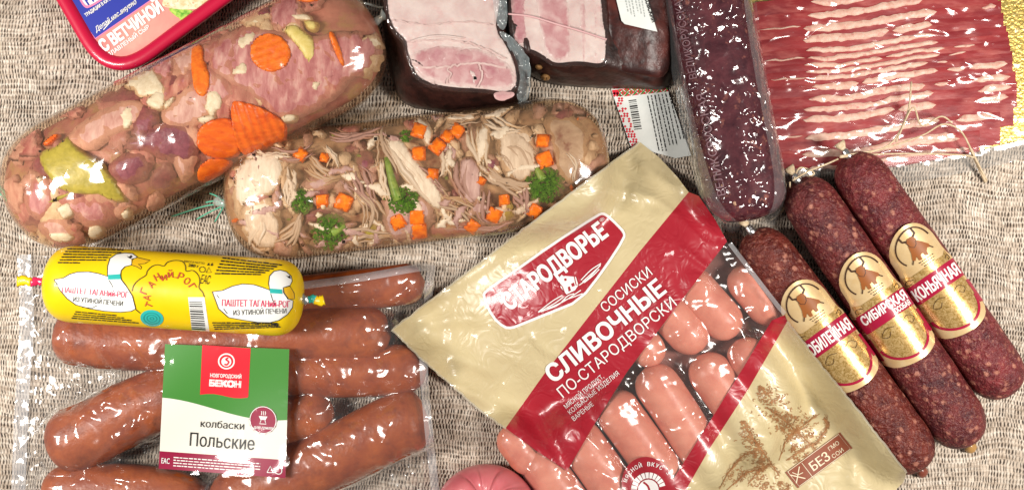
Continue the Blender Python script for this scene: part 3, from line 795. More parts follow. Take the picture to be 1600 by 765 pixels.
# ================================================================ red tub of processed cheese (upper left corner)
M['tub_red'] = mat('red_plastic', (.50, .008, .045), rough=.32, coat=.3)
M['ham_print'] = mat('pink_label', (.72, .20, .18), (.80, .34, .27), 60, .3, .7, rough=.4)
M['blue_print'] = mat('blue_ink', (.03, .045, .34), rough=.3, coat=.3)
M['pink_line'] = mat('pink_ink', (.75, .22, .38), rough=.3)
M['toast_print'] = mat('toast_print', (.62, .50, .26), (.84, .77, .56), 7, rough=.35, c3=(.60, .24, .10), s3=5)
M['leaf_print'] = mat('lettuce_print', (.10, .34, .03), (.50, .68, .12), 7, rough=.35)
zt = 62
c0, e1, e2 = np.array([168., 142.]), np.array([.802, -.597]), np.array([-.50, -.866])
quad = [c0, c0 + e1 * 360, c0 + e1 * 360 + e2 * 290, c0 + e2 * 290]
def round_quad(q, r):
    o = []
    for i in range(4):
        a, b, c = q[i - 1], q[i], q[(i + 1) % 4]
        u = (a - b) / np.hypot(*(a - b)); w = (c - b) / np.hypot(*(c - b))
        for t in np.linspace(0, 1, 14):
            o.append((1 - t) ** 2 * (b + u * r) + 2 * t * (1 - t) * b + t * t * (b + w * r))
    return np.array(o)
outp = resample(round_quad(quad, 92), 96)
def at(o, z): 
    x, y = pp(o[:, 0], o[:, 1], zt); return np.stack([x, y], 1)
O = at(outp, zt)
rt = thing('cheese_tub', *O.mean(0), label='red plastic tub of processed cheese with a pink and blue label', cat='tub')
v, f = loft([(inset(O, 22), 1), (inset(O, 20), 4), (inset(O, 8), zt - 16)]); mk('tub_wall', v, f, M['tub_red'], rt)
v, f = loft([(inset(O, 7), zt - 18), (inset(O, 1.5), zt - 17), (inset(O, 0), zt - 10), (inset(O, .5), zt - 3), (inset(O, 4), zt), (inset(O, 12), zt + .6), (inset(O, 17), zt - 1), (inset(O, 20), zt - 4), (inset(O, 22), zt - 7)])
mk('lid_rim', v, f, M['tub_red'], rt)
hl = flat(zt - 6)
lab = np.stack(inset(O, 20.5).T, 1); lab_px = np.stack([CX + (lab[:, 0] - CX) * H / (H - zt + 6), CY + (lab[:, 1] - CY) * H / (H - zt + 6)], 1)
lb = sheet('label', lab_px, hl, M['ham_print'], rt, 0, 40)
sheet('printed_panel', [(78, -40), (104.5, 0), (149, 61), (236, 1), (262, -40)], hl, M['blue_print'], lb, .4, 60)
Art().line([(104, 0), (149, 61), (236, 1), (262, -40)], 2).build('panel_border', hl, M['pink_line'], lb, .5, 60)
Art().poly(smooth_poly([(118, -14), (130, 12), (141, 14), (190, -20)], 2)).build('logo_plate', hl, M['pink_line'], lb, .7, 60)
Art().poly(smooth_poly([(122, -14), (132, 8), (141, 10), (184, -20)], 2)).build('logo_plate', hl, M['white'], lb, .9, 60)
Art().text('Но', (138, 9), (158, -5), 15, .03).build('lettering', hl, M['blue_print'], lb, 1.1, 60)
w = Art()
w.text('ТРАДИЦИИ В КАЧЕСТВЕ', (135, 27), (186, -8), 5.5, .03)
w.text('Делай нас вкусно', (151, 51), (214, 6), 8, .02, .35)
w.line(spline([(162, 47), (175, 33), (192, 20), (208, 4)], 12), 1.3)
w.text('С ВЕТЧИНОЙ', (163, 82), (257, 16), 19, .055)
w.text('ПЛАВЛЕНЫЙ СЫР', (171, 90), (235, 44), 6.6, .03)
w.build('lettering', hl, M['white'], lb, 1.2, 60)
Art().poly(jag(smooth_poly([(250, 8), (262, -10), (345, -40), (330, 10), (300, 17), (270, 14)], 2), 2, 4, 3)).build('toast_picture', hl, M['toast_print'], lb, .8, 60)
Art().poly(jag(smooth_poly([(262, 14), (272, 12), (285, 14), (302, 16), (298, 24), (284, 34), (274, 27)], 1), 5, 3, 8)).build('lettuce_picture', hl, M['leaf_print'], lb, .6, 60)

# ================================================================ smoked pork, two vacuum-packed pieces (top centre)
M['bark'] = mat('smoked_crust', (.014, .006, .005), (.05, .016, .012), 22, rough=.4, bmp=.4, bs=9, coat=.15, coatr=.3, spec=.3)
M['bark_red'] = mat('smoked_crust_red', (.028, .007, .006), (.12, .025, .018), 40, .4, .7, rough=.4, bmp=.3, bs=9, coat=.15, coatr=.3, spec=.3)
M['pork_fat'] = mat('pork_fat', (.60, .43, .40), (.74, .62, .57), 34, .3, .7, rough=.4, bmp=.3, bs=12, coat=.15, sss=.1, c3=(.64, .42, .40), s3=20, lo3=.52, hi3=.75)
M['pork_pink'] = mat('pork_lean', (.46, .20, .21), (.62, .38, .37), 22, .3, .7, rough=.4, bmp=.2, bs=7, coat=.15, c3=(.66, .48, .45), s3=22, lo3=.50, hi3=.80, rim=(.68, .52, .48))
M['pork_deep'] = mat('pork_lean_deep', (.40, .15, .17), (.54, .28, .29), 16, .3, .7, rough=.4, bmp=.2, bs=6, coat=.15, c3=(.58, .36, .35), s3=14, lo3=.52, hi3=.8, rim=(.56, .33, .32))
M['pork_seam'] = mat('pale_seam', (.60, .40, .37), (.70, .52, .48), 9, rough=.45)
M['vac_film'] = film('vacuum_film', milk=.01, size=22, slope=.33, gain=1.0, rough=.05, calm=(.5, .75))
M['vac_tail'] = film('crumpled_film', milk=.26, milkc=(.62, .72, .74), size=9, slope=.4, gain=1.4)
def at_z(o, z):
    o = np.asarray(o, float); x, y = pp(o[:, 0], o[:, 1], z); return np.stack([x, y], 1)
def pork(base, face, zf, mats, label, nface):
    N = 90
    b = resample(smooth_poly(base, 2), N); fc = resample(smooth_poly(face, 2), N)
    # match starting points
    s0 = int(np.argmin(((fc - b[0]) ** 2).sum(1))); fc = np.roll(fc, -s0, 0)
    bw, fw = at_z(b, 14), at_z(fc, zf)
    r = thing('smoked_pork', *bw.mean(0), label=label, cat='smoked pork', group='smoked pork pieces in vacuum film')
    rings = [(inset(bw, 5), .8), (bw, 10)]
    for t in (.25, .5, .75): 
        rings.append((bw * (1 - t) + fw * t + (bw - fw) * .22 * math.sin(t * math.pi), 10 + (zf - 12) * (t * .92)))
    rings += [(inset(fw, -1.5), zf - 3), (inset(fw, 3), zf - .4)]
    v, f = loft(rings); v = np.array(v)
    jz = (fbm(v[:, 0] / 14, v[:, 1] / 14 + v[:, 2] / 14, 4) - .5) * 5 * (v[:, 2] > 5) * (v[:, 2] < zf - 4)
    v[:, 0] += jz; v[:, 1] += jz
    mk('crust', v, f, mats, r)
    return r, fc
base = [(592, -30), (597, 40), (606, 95), (618, 150), (640, 168), (700, 176), (790, 172), (818, 160), (828, 120), (822, 80), (806, 40), (798, -30)]
face = [(600, -34), (603, 22), (614, 50), (632, 64), (634, 84), (642, 104), (648, 120), (668, 132), (705, 140), (760, 142), (788, 148), (806, 140), (812, 124), (806, 94), (792, 66), (776, 46), (784, 10), (786, -34)]
zf = 92
rp, fc = pork(base, face, zf, M['bark'], 'smoked pork piece with a pale fatty cut face, left of the pair', 1)
hp = lambda x, y: zf - 1.2 + 3.0 * (fbm(x / 38, y / 38, 9) - .5)
cf = pillow('cut_fat', inset(fc, 1.0), hp, M['pork_fat'], rp, 1.5, 8, 7, 0, 2.5, 1.2, 3)
hp2 = lambda x, y: hp(x, y) + 1.5
pillow('lean_meat', jag(smooth_poly([(637, 86), (660, 74), (706, 70), (760, 78), (796, 98), (807, 124), (796, 140), (750, 139), (690, 132), (655, 118)], 2), 3, 5, 5), hp2, M['pork_pink'], rp, 1.6, 10, 6, 0, 1.2, 1.0, 4)
for p in ([(662, 78), (690, 70), (700, 86), (692, 100), (668, 98)], [(702, 84), (726, 74), (746, 84), (738, 98), (718, 104)], [(748, 98), (770, 92), (786, 110), (780, 126), (756, 124)], [(768, 144), (800, 142), (806, 148), (790, 158), (776, 156)]):
    pillow('lean_meat', jag(smooth_poly(p, 2), 3, 4, int(p[0][0])), (lambda x, y: hp2(x, y) + 1.5), M['pork_deep'], rp, .8, 12, 6, 0, 1.0, .5, 2)
for p, m_ in (([(640, 62), (680, 52), (730, 58), (728, 62), (680, 57), (644, 68)], 'pork_fat'), ([(732, 108), (742, 112), (748, 124), (740, 134), (736, 122)], 'pork_fat'), ([(640, 92), (654, 94), (664, 104), (660, 106), (650, 98)], 'bark')):
    pillow('meat_fold', smooth_poly(p, 2), hp2, M[m_], rp, 3.2, 3, 5, 0, 1, 0, 1)
a = Art()
for l, w_ in (([(644, 100), (672, 106), (704, 103), (746, 99), (790, 106)], 3.2), ([(746, 99), (753, 114), (748, 138)], 2.6), ([(700, 104), (704, 120), (696, 131)], 2.0), ([(640, 66), (690, 62), (740, 70), (790, 92)], 2.6), ([(610, 30), (660, 38), (720, 34), (776, 40)], 1.6)):
    P = spline(l, 40); P = P + (np.stack([vnoise(P[:, 0] / 6, P[:, 1] / 6, 3), vnoise(P[:, 0] / 6, P[:, 1] / 6, 5)], 1) - .5) * 5; a.line(P, w_)
a.build('fat_seam', (lambda x, y: hp2(x, y) + 2.4), M['pork_seam'], rp, .6, 4)
# film over the face and the crumpled tail at its right corner
fm = pillow('vacuum_film', inset(fc, -3), (lambda x, y: hp(x, y) + 6 + 2.5 * ridged(x / 30, y / 30, 3)), M['vac_film'], rp, 0, 6, 5, 0, 3)
def crumple(name, poly, h, amp, sc, m, parent, step=3, seed=0):
    v, f = gridcut(np.asarray(poly, float), [list(range(len(poly)))], step)
    x, y, z = drape(v, h)
    z = z + amp * (ridged(x / sc, y / sc, seed) + .5 * ridged(x / sc * 2.3, y / sc * 2.3, seed + 4))
    return mk(name, np.stack([x, y, z], 1), f, m, parent)
crumple('film_tail', jag(smooth_poly([(776, 48), (798, 56), (820, 84), (830, 100), (828, 140), (824, 160), (812, 162), (806, 150), (812, 124), (800, 86), (788, 66)], 2), 3, 4, 2), (lambda x, y: np.interp(y, [40, 100, 170], [88, 78, 50]) + 0 * x), 10, 15, M['vac_tail'], rp)
crumple('film_tail', smooth_poly([(768, -20), (790, -20), (794, 30), (788, 52), (778, 44), (772, 20)], 2), flat(86), 9, 14, M['vac_tail'], rp, 3, 5)
# right piece
base = [(792, -30), (792, 40), (802, 84), (824, 116), (860, 132), (920, 137), (1000, 138), (1052, 142), (1056, 60), (1052, -30)]
face = [(797, -34), (796, 30), (800, 62), (814, 78), (832, 80), (852, 92), (866, 103), (905, 98), (938, 104), (950, 96), (949, 60), (944, 20), (940, -34)]
zf = 84
rq, fc = pork(base, face, zf, M['bark'], 'smoked pork piece with a streaky pink cut face and a white paper label', 1)
hq = lambda x, y: zf - 1.0 + 3.0 * (fbm(x / 38, y / 38, 12) - .5)
pillow('cut_fat', inset(fc, 1.0), hq, M['pork_fat'], rq, 1.5, 8, 7, 0, 2.5, 1.2, 3)
hq2 = lambda x, y: hq(x, y) + 1.5
for p, m_ in (([(834, -30), (886, -30), (890, 30), (896, 92), (868, 101), (850, 76), (840, 40)], 'pork_pink'), ([(797, -30), (822, -30), (822, 30), (824, 66), (808, 70), (800, 50)], 'pork_deep'),
              ([(904, -30), (912, -30), (918, 40), (916, 96), (908, 96), (906, 40)], 'pork_pink'), ([(924, -30), (928, -30), (936, 50), (934, 100), (928, 98), (928, 40)], 'pork_pink')):
    pillow('lean_meat', jag(smooth_poly(p, 2), 3, 5, int(p[0][0])), hq2, M[m_], rq, 1.4, 8, 6, 0, 1.2, 1.0, 4)
for p in ([(798, 28), (806, 38), (816, 40), (808, 44), (804, 62), (800, 52), (798, 40)], [(816, 60), (826, 58), (830, 82), (820, 80)], [(802, 6), (814, 10), (806, 16)]):
    pillow('crust_crack', smooth_poly(p, 1), hq2, M['bark'], rq, 1.8, 4, 5, 0, 1)
pillow('smoked_side', smooth_poly([(946, -40), (1046, -40), (1048, 60), (1046, 124), (1000, 118), (952, 108), (951, 60)], 2), (lambda x, y: np.interp(x, [930, 1010, 1060], [82, 74, 50]) + np.interp(y, [60, 140], [0, -18])), M['bark_red'], rq, 2, 10, 7, 0, 3, 2, 6)
hs = lambda x, y: np.interp(x, [930, 1010, 1060], [82, 74, 50]) + np.interp(y, [60, 140], [0, -18]) + 4.5
M['paper'] = mat('white_paper', (.70, .73, .70), (.78, .80, .77), 30, rough=.45, coat=.3)
lq = sheet('paper_label', [(958, -20), (1006, -20), (1027, 50), (976, 38), (971, 33)], hs, M['paper'], rq, .5, 8)
a = Art(); a.text('ОСКОВСКИЙ', (1003, -14), (1019, 36), 6.2, .04)
a.build('lettering', hs, M['black'], lq, 1.4, 6)
a = Art()
for i in range(6): a.dashes((974 + i * 5.2, -14), (981 + i * 5.2, 20 + (i % 3) * 4), 1.0, i, 2, 5)
M['grey_ink'] = mat('grey_ink', (.34, .37, .36), rough=.4)
a.build('fine_print', hs, M['grey_ink'], lq, 1.3, 6)
thread('bone_thread', [(794, 22, 90), (830, 26, 90), (870, 38, 90), (905, 48, 90), (948, 62, 88)], 1.5, mat('butcher_string', (.70, .42, .42), rough=.6), rq)
M['spice'] = mat('mustard_seed', (.20, .10, .035), (.34, .18, .07), 5, rough=.5)
for x, y, s_ in ((852, 120, 8), (842, 104, 6)): pillow('spice_grain', ell(x, y, s_, s_ * .7, 10, 9), flat(44 if y > 110 else 62), M['spice'], rq, 4, 4, 5)
pillow('vacuum_film', inset(fc, -3), (lambda x, y: hq(x, y) + 6 + 2.5 * ridged(x / 30, y / 30, 8)), M['vac_film'], rq, 0, 6, 5, 0, 3)

# ================================================================ loose paper label with embroidered border
M['red_ink'] = mat('red_ink', (.62, .02, .04), rough=.4)
M['green_ink'] = mat('green_ink', (.03, .25, .05), rough=.4)
lc = np.array([(955, 140), (1040, 131), (1080, 243), (1056, 247), (985, 228)], float)
hz = flat(3.0)
rl = thing('paper_label', 1010, 190, 'white barcode label with red and green embroidery border, under the dark dry sausage', 'label')
v, f = gridcut(lc, [list(range(5))], 200); x, y, z = drape(v, hz)
n_ = len(x); V = np.vstack([np.stack([x, y, z], 1), np.stack([x, y, z - 2.4], 1)]); 
F = list(f) + [[n_ + i for i in q][::-1] for q in f]
mk('paper', V, F, M['paper'], rl, False)
ar, ag = Art(), Art(); rr = random.Random(4)
for i in range(11):
    t = i / 10.0; bx, by = 957 + 28 * t, 146 + 80 * t
    for dx in (3, 7.5, 12):
        for dy in (0, 3.6):
            if rr.random() < .8: ar.poly([(bx + dx - 2.3, by + dy), (bx + dx, by + dy - 2.2), (bx + dx + 2.3, by + dy), (bx + dx, by + dy + 2.2)])
ar.poly([(956, 141), (1040, 132), (1044, 143), (975, 151), (958, 148)])
for i in range(6):
    bx, by = 974 + i * 12.5, 145.5 - i * 1.3
    for dx in (-5, 0, 5): (ag if i % 2 else ag).line([(bx + dx - 3, by - 5), (bx + dx + 1, by), (bx + dx - 3, by + 5)], 1.5)
aw = Art()
for i in range(6):
    bx, by = 974 + i * 12.5, 145.5 - i * 1.3
    aw.line([(bx - 6, by), (bx, by - 5), (bx + 6, by), (bx, by + 5), (bx - 6, by)], 1.3)
ar.build('red_ornament', hz, M['red_ink'], rl, .3, 200); ag.build('green_ornament', hz, M['green_ink'], rl, .7, 200); aw.build('white_ornament', hz, M['white'], rl, .5, 200)
ab = Art(); rr = random.Random(9); t = 0
while t < 1:
    w_ = rr.uniform(.015, .06); p = np.array([982, 157]) + np.array([9, 46]) * t
    q = np.array([982, 157]) + np.array([9, 46]) * min(t + w_, 1); ab.poly([p, p + (12, -1.5), q + (12, -1.5), q]); t += w_ + rr.uniform(.02, .05)
for i in range(9):
    ab.dashes((1011 + i * 5.6, 150 - i * .7), (1029 + i * 5.6, 236 - i * 3 + (i % 3) * 3), 1.9, i, 2, 8)
ab.build('black_print', hz, M['black'], rl, .4, 200)

# ================================================================ dry sausage in crinkled film (top, right of centre)
TD = Tube((1084, -110), (1172, 345), 66, 56, .80, n=2.6, cap=.9)
M['dry_sausage'] = mat('dry_sausage', (.040, .008, .014), (.12, .030, .038), 18, .3, .7, rough=.5, bmp=.5, bs=8, spec=.1, c3=(.26, .09, .07), s3=13, lo3=.60, hi3=.72)
M['crinkle'] = film('crinkled_film', milk=.0, size=12, slope=.55, gain=1.7, rough=.13, calm=(.3, .5), csize=70)
M['flange'] = film('film_edge', milk=.10, milkc=(.55, .57, .58), size=12, slope=.35, gain=1.5, sc=(1, .3, 1), rot=-.2)
rd = thing('dry_sausage', *(TD.A + TD.B) / 2, label='dark dry sausage sealed in crinkled clear film, left of the bacon', cat='sausage')
v, f = TD.mesh(80, 48, g=-2.5, lump=.05, seed=3); mk('sausage_body', v, f, M['dry_sausage'], rd)
v, f = TD.mesh(110, 64, lump=.018, seed=8); mk('shrink_film', v, f, M['crinkle'], rd)
fld = Field(980, 1300, -80, 420, 3)
ob = TD.obst(fld.X, fld.Y)
fld.membrane(ob, 160, .25, .8)
fld.Z += 3.0 * ridged(fld.X / 16, fld.Y / 60, 2) + 1.2 * ridged(fld.X / 9, fld.Y / 14, 5)
for k_, q in enumerate(([(1022, -40), (1040, 60), (1060, 170), (1086, 290), (1112, 348), (1150, 368), (1160, 352), (1128, 326), (1106, 270), (1078, 160), (1056, 50), (1042, -40)],
                        [(1150, 368), (1200, 364), (1226, 332), (1227, 280), (1210, 190), (1192, 90), (1176, -40), (1156, -40), (1174, 90), (1196, 200), (1212, 290), (1206, 330), (1184, 350), (1160, 352)])):
    crumple('sealed_edge', jag(smooth_poly(q, 2), 2, 6, 3), fld.h, 1.5, 12, M['flange'], rd, 4, k_)
M['ghost_ink'] = mat('pale_lettering', (.24, .14, .16), rough=.5)
hd = lambda x, y: TD.h(x, y, 1.5)
a = Art()
a.text('ВЕЛИКОРУССКАЯ', (1089, 122), (1063, -8), 12, -.012)
a.text('ВЕЛИКОРУССКАЯ', (1134, 304), (1100, 146), 13, -.012)
a.build('lettering', hd, M['ghost_ink'], rd, .3, 4)
M['fg'] = mat('fat_grain', (.40, .21, .12), (.52, .31, .2), 6, rough=.5)
for x, y, r_ in ((1190, 250, 7), (1186, 272, 8), (1172, 230, 6), (1196, 222, 6), (1148, 318, 6), (1116, 230, 5), (1108, 262, 5), (1180, 300, 5), (1160, 296, 4), (1128, 290, 4), (1192, 185, 5)):
    pillow('fat_grain', ell(x, y, r_, r_ * .75, x, 9), lambda x, y: TD.h(x, y, -3.5), M['fg'], rd, 2.2, 4, 4, 0, 3)

# ================================================================ bacon slices fanned on a gold card in a clear pack (upper right)
M['gold_card'] = mat('gold_card', (.50, .34, .06), (.82, .64, .22), 5, .3, .7, rough=.32, metal=.75, bmp=.9, bs=5)
M['lean'] = mat('bacon_lean', (.20, .009, .014), (.36, .034, .036), 30, .3, .72, rough=.42, bmp=.2, bs=9, coat=.1, c3=(.50, .13, .11), s3=16, lo3=.50, hi3=.80, sc=(.35, 1, 1), rot=.1)
M['bacon_fat'] = mat('bacon_fat', (.62, .33, .25), (.80, .56, .45), 11, .3, .7, rough=.45, bmp=.3, bs=5, sss=.1, c3=(.52, .19, .16), s3=9, lo3=.56, hi3=.76)
M['pack_film'] = film('pack_film', milk=.0, size=26, slope=.42, gain=1.4, rough=.15, calm=(.42, .66), sc=(.7, 1.3, 1), rot=.1)
M['tray'] = film('clear_tray', milk=.16, milkc=(.66, .66, .64), size=20, slope=.15, gain=1.8, rough=.12)
pk = thing('bacon_pack', 1400, 120, 'flat clear pack with gold card holding the fanned bacon', 'pack')
card = [(1168, -40), (1640, -40), (1640, 208), (1500, 242), (1430, 240), (1330, 246), (1222, 250)]
v, f = loft([(resample(at_z(card, 4), 60), .8), (resample(at_z(card, 4), 60), 4)]); mk('gold_card_edge', v, f, M['gold_card'], pk, False)
sheet('gold_card', card, flat(4), M['gold_card'], pk, .02, 20)
ords = ['uppermost in view', 'second from the top', 'third from the top', 'fourth from the top', 'fifth from the top', 'sixth from the top', 'seventh from the top', 'eighth from the top', 'ninth from the top', 'eighth from the bottom', 'seventh from the bottom', 'sixth from the bottom', 'fifth from the bottom', 'fourth from the bottom', 'third from the bottom', 'second from the bottom', 'lowest, at the pack edge']
ys = [-14, 6, 26, 44, 64, 76, 87, 97, 107, 118, 139, 155, 169, 197, 224, 247]
def bcurve(x): 
    return -.115 * (x - 1351) + 7 * np.sin((x - 1240) / 75) * (x < 1440) * np.exp(-((x - 1300) / 90.) ** 2) 
def rel(x): return .3 + .7 * np.exp(-((x - 1370) / 100.) ** 2)
ywave = RNG.normal(0, 1, (20, 8))
for i, y0 in enumerate(ys):
    nx, ny = 90, 9
    xl = np.interp(y0, [0, 260], [1176, 1222]) + random.uniform(-3, 3)
    xr = np.interp(y0, [-20, 50, 100, 160, 200, 250], [1552, 1570, 1580, 1590, 1560, 1500]) + random.uniform(-1, 1)
    nexty = ys[i + 1] if i + 1 < len(ys) else 258
    wid = (nexty - y0) + 26 if i + 1 < len(ys) else 24
    X = np.linspace(xl, xr, nx); V = []; F = []
    edge = 2.6 * (fbm(X / 34, X * 0 + i * 3.3, i) - .5) * 2
    for b in range(ny):
        t = b / (ny - 1)
        yy = y0 + bcurve(X) + edge * (1 - t) + t * wid
        yy = np.minimum(yy, np.interp(X, [1200, 1400, 1600], [268, 262, 226]) - 1)
        zz = 12 + 4.0 * (1 - t) * rel(X) - .8 * (t == 0) + 3.0 * (fbm(X / 40, yy / 40, 20) - .5)
        x_, y_ = pp(X, yy, zz)
        for a_, b_, c_ in zip(x_, y_, zz): V.append((a_, b_, c_))
    for b in range(ny - 1):
        for a_ in range(nx - 1): F.append((b * nx + a_, b * nx + a_ + 1, (b + 1) * nx + a_ + 1, (b + 1) * nx + a_))
    pos = 'uppermost in view' if i == 0 else ('lowest, at the pack edge' if i == len(ys) - 1 else (ords[i] if i < 9 else ords[i + 0]))
    r = thing('bacon_slice', 1380, y0, f'thin red bacon slice with a pale fat streak, {["uppermost in view","second from the top","third from the top","fourth from the top","fifth from the top","sixth from the top","seventh from the top","eighth from the top","eighth from the bottom","seventh from the bottom","sixth from the bottom","fifth from the bottom","fourth from the bottom","third from the bottom","second from the bottom","lowest at the pack edge"][i]}', 'bacon slice', 'bacon slices fanned on the gold card')
    mk('lean_meat', V, F, M['lean'], r)
    # fat streaks on the exposed upper edge: middle run, sometimes a thin run left and a patch right
    def streak(xa, xb, wd, off=0.0, seed=0):
        n = max(8, int((xb - xa) / 5)); X = np.linspace(xa, xb, n); V = []; F = []; m_ = 5
        prof = np.clip(np.minimum((X - xa) / (12 + 20 * _h(seed, 1., 2)), (xb - X) / 12), 0, 1) ** .45
        wv = wd * prof * (.62 + .6 * fbm(X / 13, X * 0 + seed, seed)) + .3
        for b in range(m_):
            t = b / (m_ - 1)
            yy = y0 + bcurve(X) + 2.6 * (fbm(X / 34, X * 0 + i * 3.3, i) - .5) * 2 - .6 + off + wd * .5 + (t - .5) * wv + 1.2 * (vnoise(X / 7, X * 0 + seed + 4, seed) - .5) * 2
            tt = np.clip((yy - y0 - bcurve(X)) / wid, 0, 1)
            zz = 12 + 4.0 * (1 - tt) * rel(X) + 3.0 * (fbm(X / 40, yy / 40, 20) - .5) + 1.0 + .5 * np.sin(t * math.pi) - (1.5 if b in (0, m_ - 1) else 0)
            x_, y_ = pp(X, yy, zz)
            for q in zip(x_, y_, zz): V.append(q)
        for b in range(m_ - 1):
            for a_ in range(n - 1): F.append((b * n + a_, b * n + a_ + 1, (b + 1) * n + a_ + 1, (b + 1) * n + a_))
        mk('fat_streak', V, F, M['bacon_fat'], r)
    gap = nexty - y0
    wd = min(max(gap * .72, 7), 13)
    xa = 1264 + random.uniform(-12, 16); xb = np.interp(y0, [0, 80, 130, 200, 250], [1452, 1476, 1452, 1480, 1505]) + random.uniform(-14, 14)
    if i in (13, 14, 15): xa -= 10
    mid = random.uniform(1330, 1400)
    if i % 3: streak(xa, xb, wd, 0, i)
    else: streak(xa, mid + 3, wd, 0, i); streak(mid + 8, xb, wd * random.uniform(.8, 1.1), random.uniform(-.5, 1), i + 30)
    if i in (2, 5, 8, 13): streak(xl + 8, xa - 4, 3.4, 2, i + 60)
    if i in (6, 7, 8, 9, 10): streak(xb + 14, xb + random.uniform(30, 50), wd * .7, 2, i + 70)
    if i in (0, 1, 2): streak(1522 + i * 6, xr - 8, 16 if i < 2 else 10, 2, i + 80)
    if i in (9, 10, 11, 12, 13): streak(xr - 62 + random.uniform(-8, 8), xr - 8, 12, 2, i + 90)
    if i == 14: streak(1430, 1500, 9, 6, 99)
bf = Field(1140, 1640, -60, 300, 4)
bf.Z = np.interp(bf.Y, [-60, 250, 262, 300], [23, 23, 12, 2]) + 0 * bf.X
bf.Z = np.where(bf.X > 1560, 16, bf.Z) * 1.0
bf.smooth(10)
bf.Z += 2.2 * ridged(bf.X / 34, bf.Y / 26, 6) + 1.0 * ridged(bf.X / 13, bf.Y / 13, 2)
sheet('cover_film', [(1160, -50), (1650, -50), (1650, 212), (1500, 250), (1408, 266), (1220, 272), (1200, 180)], bf.h, M['pack_film'], pk, 2.5, 5)
rim = [(1216, 268), (1300, 268), (1400, 263), (1500, 247), (1600, 224), (1660, 210)]
P = spline(rim, 30); P2 = P + np.array([3, 9.]); P3 = P + np.array([4, 17.])
V = []; F = []
for j, (Q, z_) in enumerate(((P - [1, 5.], 16), (P, 15), (P2, 12), (P3, 3), (P3 + [1, 6.], 1.2))):
    x, y = pp(Q[:, 0], Q[:, 1], z_); V += list(zip(x, y, 0 * x + z_))
for j in range(4):
    for a_ in range(29): F.append((j * 30 + a_, j * 30 + a_ + 1, (j + 1) * 30 + a_ + 1, (j + 1) * 30 + a_))
mk('tray_rim', V, F, M['tray'], pk)
# ================================================================ smoked sausages inside the flat vacuum bag (lower left)
M['smoked'] = mat('smoked_sausage', (.23, .036, .007), (.39, .088, .016), 50, .3, .7, rough=.42, bmp=.6, bs=7, c3=(.15, .022, .004), s3=22, lo3=.5, hi3=.85, sss=.08)
class Link:
    def __init__(s, pts, r, z, n=44, sq=.9):
        P = spline(pts, n); x, y = pp(P[:, 0], P[:, 1], z); s.P = np.stack([x, y, np.full(n, float(z))], 1)
        L = np.hypot(np.diff(x), np.diff(y)).sum(); u = np.linspace(0, 1, n)
        s.r = np.maximum(r * capr(u, min(1.15 * r / L, .48), 2.1), .8); s.sq = sq
        seg = np.r_[0, np.cumsum(np.hypot(np.diff(x), np.diff(y)))] / L
    def obst(s, X, Y):
        o = np.zeros_like(X)
        for p, r in zip(s.P, s.r):
            q = r * r - (X - p[0]) ** 2 - (Y - p[1]) ** 2
            o = np.maximum(o, np.where(q > 0, p[2] + s.sq * np.sqrt(np.maximum(q, 0)), 0))
        return o
def link_thing(name, L, m, label, cat, group, part='sausage_skin', nt=22, lump=.03, seed=0):
    v, f = sweep(L.P, L.r, nt, L.sq, lump, seed)
    o = mk(name, v, f, m, None)
    return tag(o, label, cat, group)
PS = [
    (Link([(200, 462), (400, 466), (540, 455), (664, 440)], 32, 30), 'long smoked sausage along the top edge of the clear bag'),
    (Link([(84, 520), (180, 533), (340, 534), (500, 522), (612, 522)], 43, 40), 'thick smoked sausage lying right under the yellow pate chub'),
    (Link([(352, 560), (450, 578), (560, 580), (668, 574)], 39, 36), 'smoked sausage touching the right bag edge, second from the bottom there'),
    (Link([(76, 698), (140, 676), (230, 632), (330, 606)], 49, 45), 'short thick smoked sausage slanting up to the left edge of the white label'),
    (Link([(330, 690), (410, 664), (470, 652), (520, 634)], 40, 37), 'smoked sausage whose rounded end peeks out right of the label'),
    (Link([(330, 790), (430, 752), (540, 704), (620, 664), (668, 650)], 49, 45), 'thick smoked sausage slanting across the bottom right of the clear bag'),
    (Link([(66, 768), (150, 764), (250, 770), (330, 800)], 40, 37), 'smoked sausage cut off by the bottom left of the picture'),
]
for i, (L, lab_) in enumerate(PS):
    link_thing('smoked_sausage', L, M['smoked'], lab_, 'sausage', 'smoked sausages in the clear bag', seed=i)
M['bag_film'] = film('bag_film', milk=.04, milkc=(.78, .77, .78), size=34, slope=.46, gain=1.8, rough=.17, calm=(.36, .6))
M['bag_seam'] = film('bag_seam', milk=.30, milkc=(.74, .74, .76), size=16, slope=.25, gain=1.4, rough=.14)
PF = Field(0, 740, 370, 860, 3)
ob = np.zeros_like(PF.X)
for L, _ in PS: ob = np.maximum(ob, L.obst(PF.X, PF.Y))
PF.membrane(ob, 70, .9, 2.0); PF.smooth(3)
PF.Z = np.maximum(PF.Z, 3)
plain = PF.Z.copy()
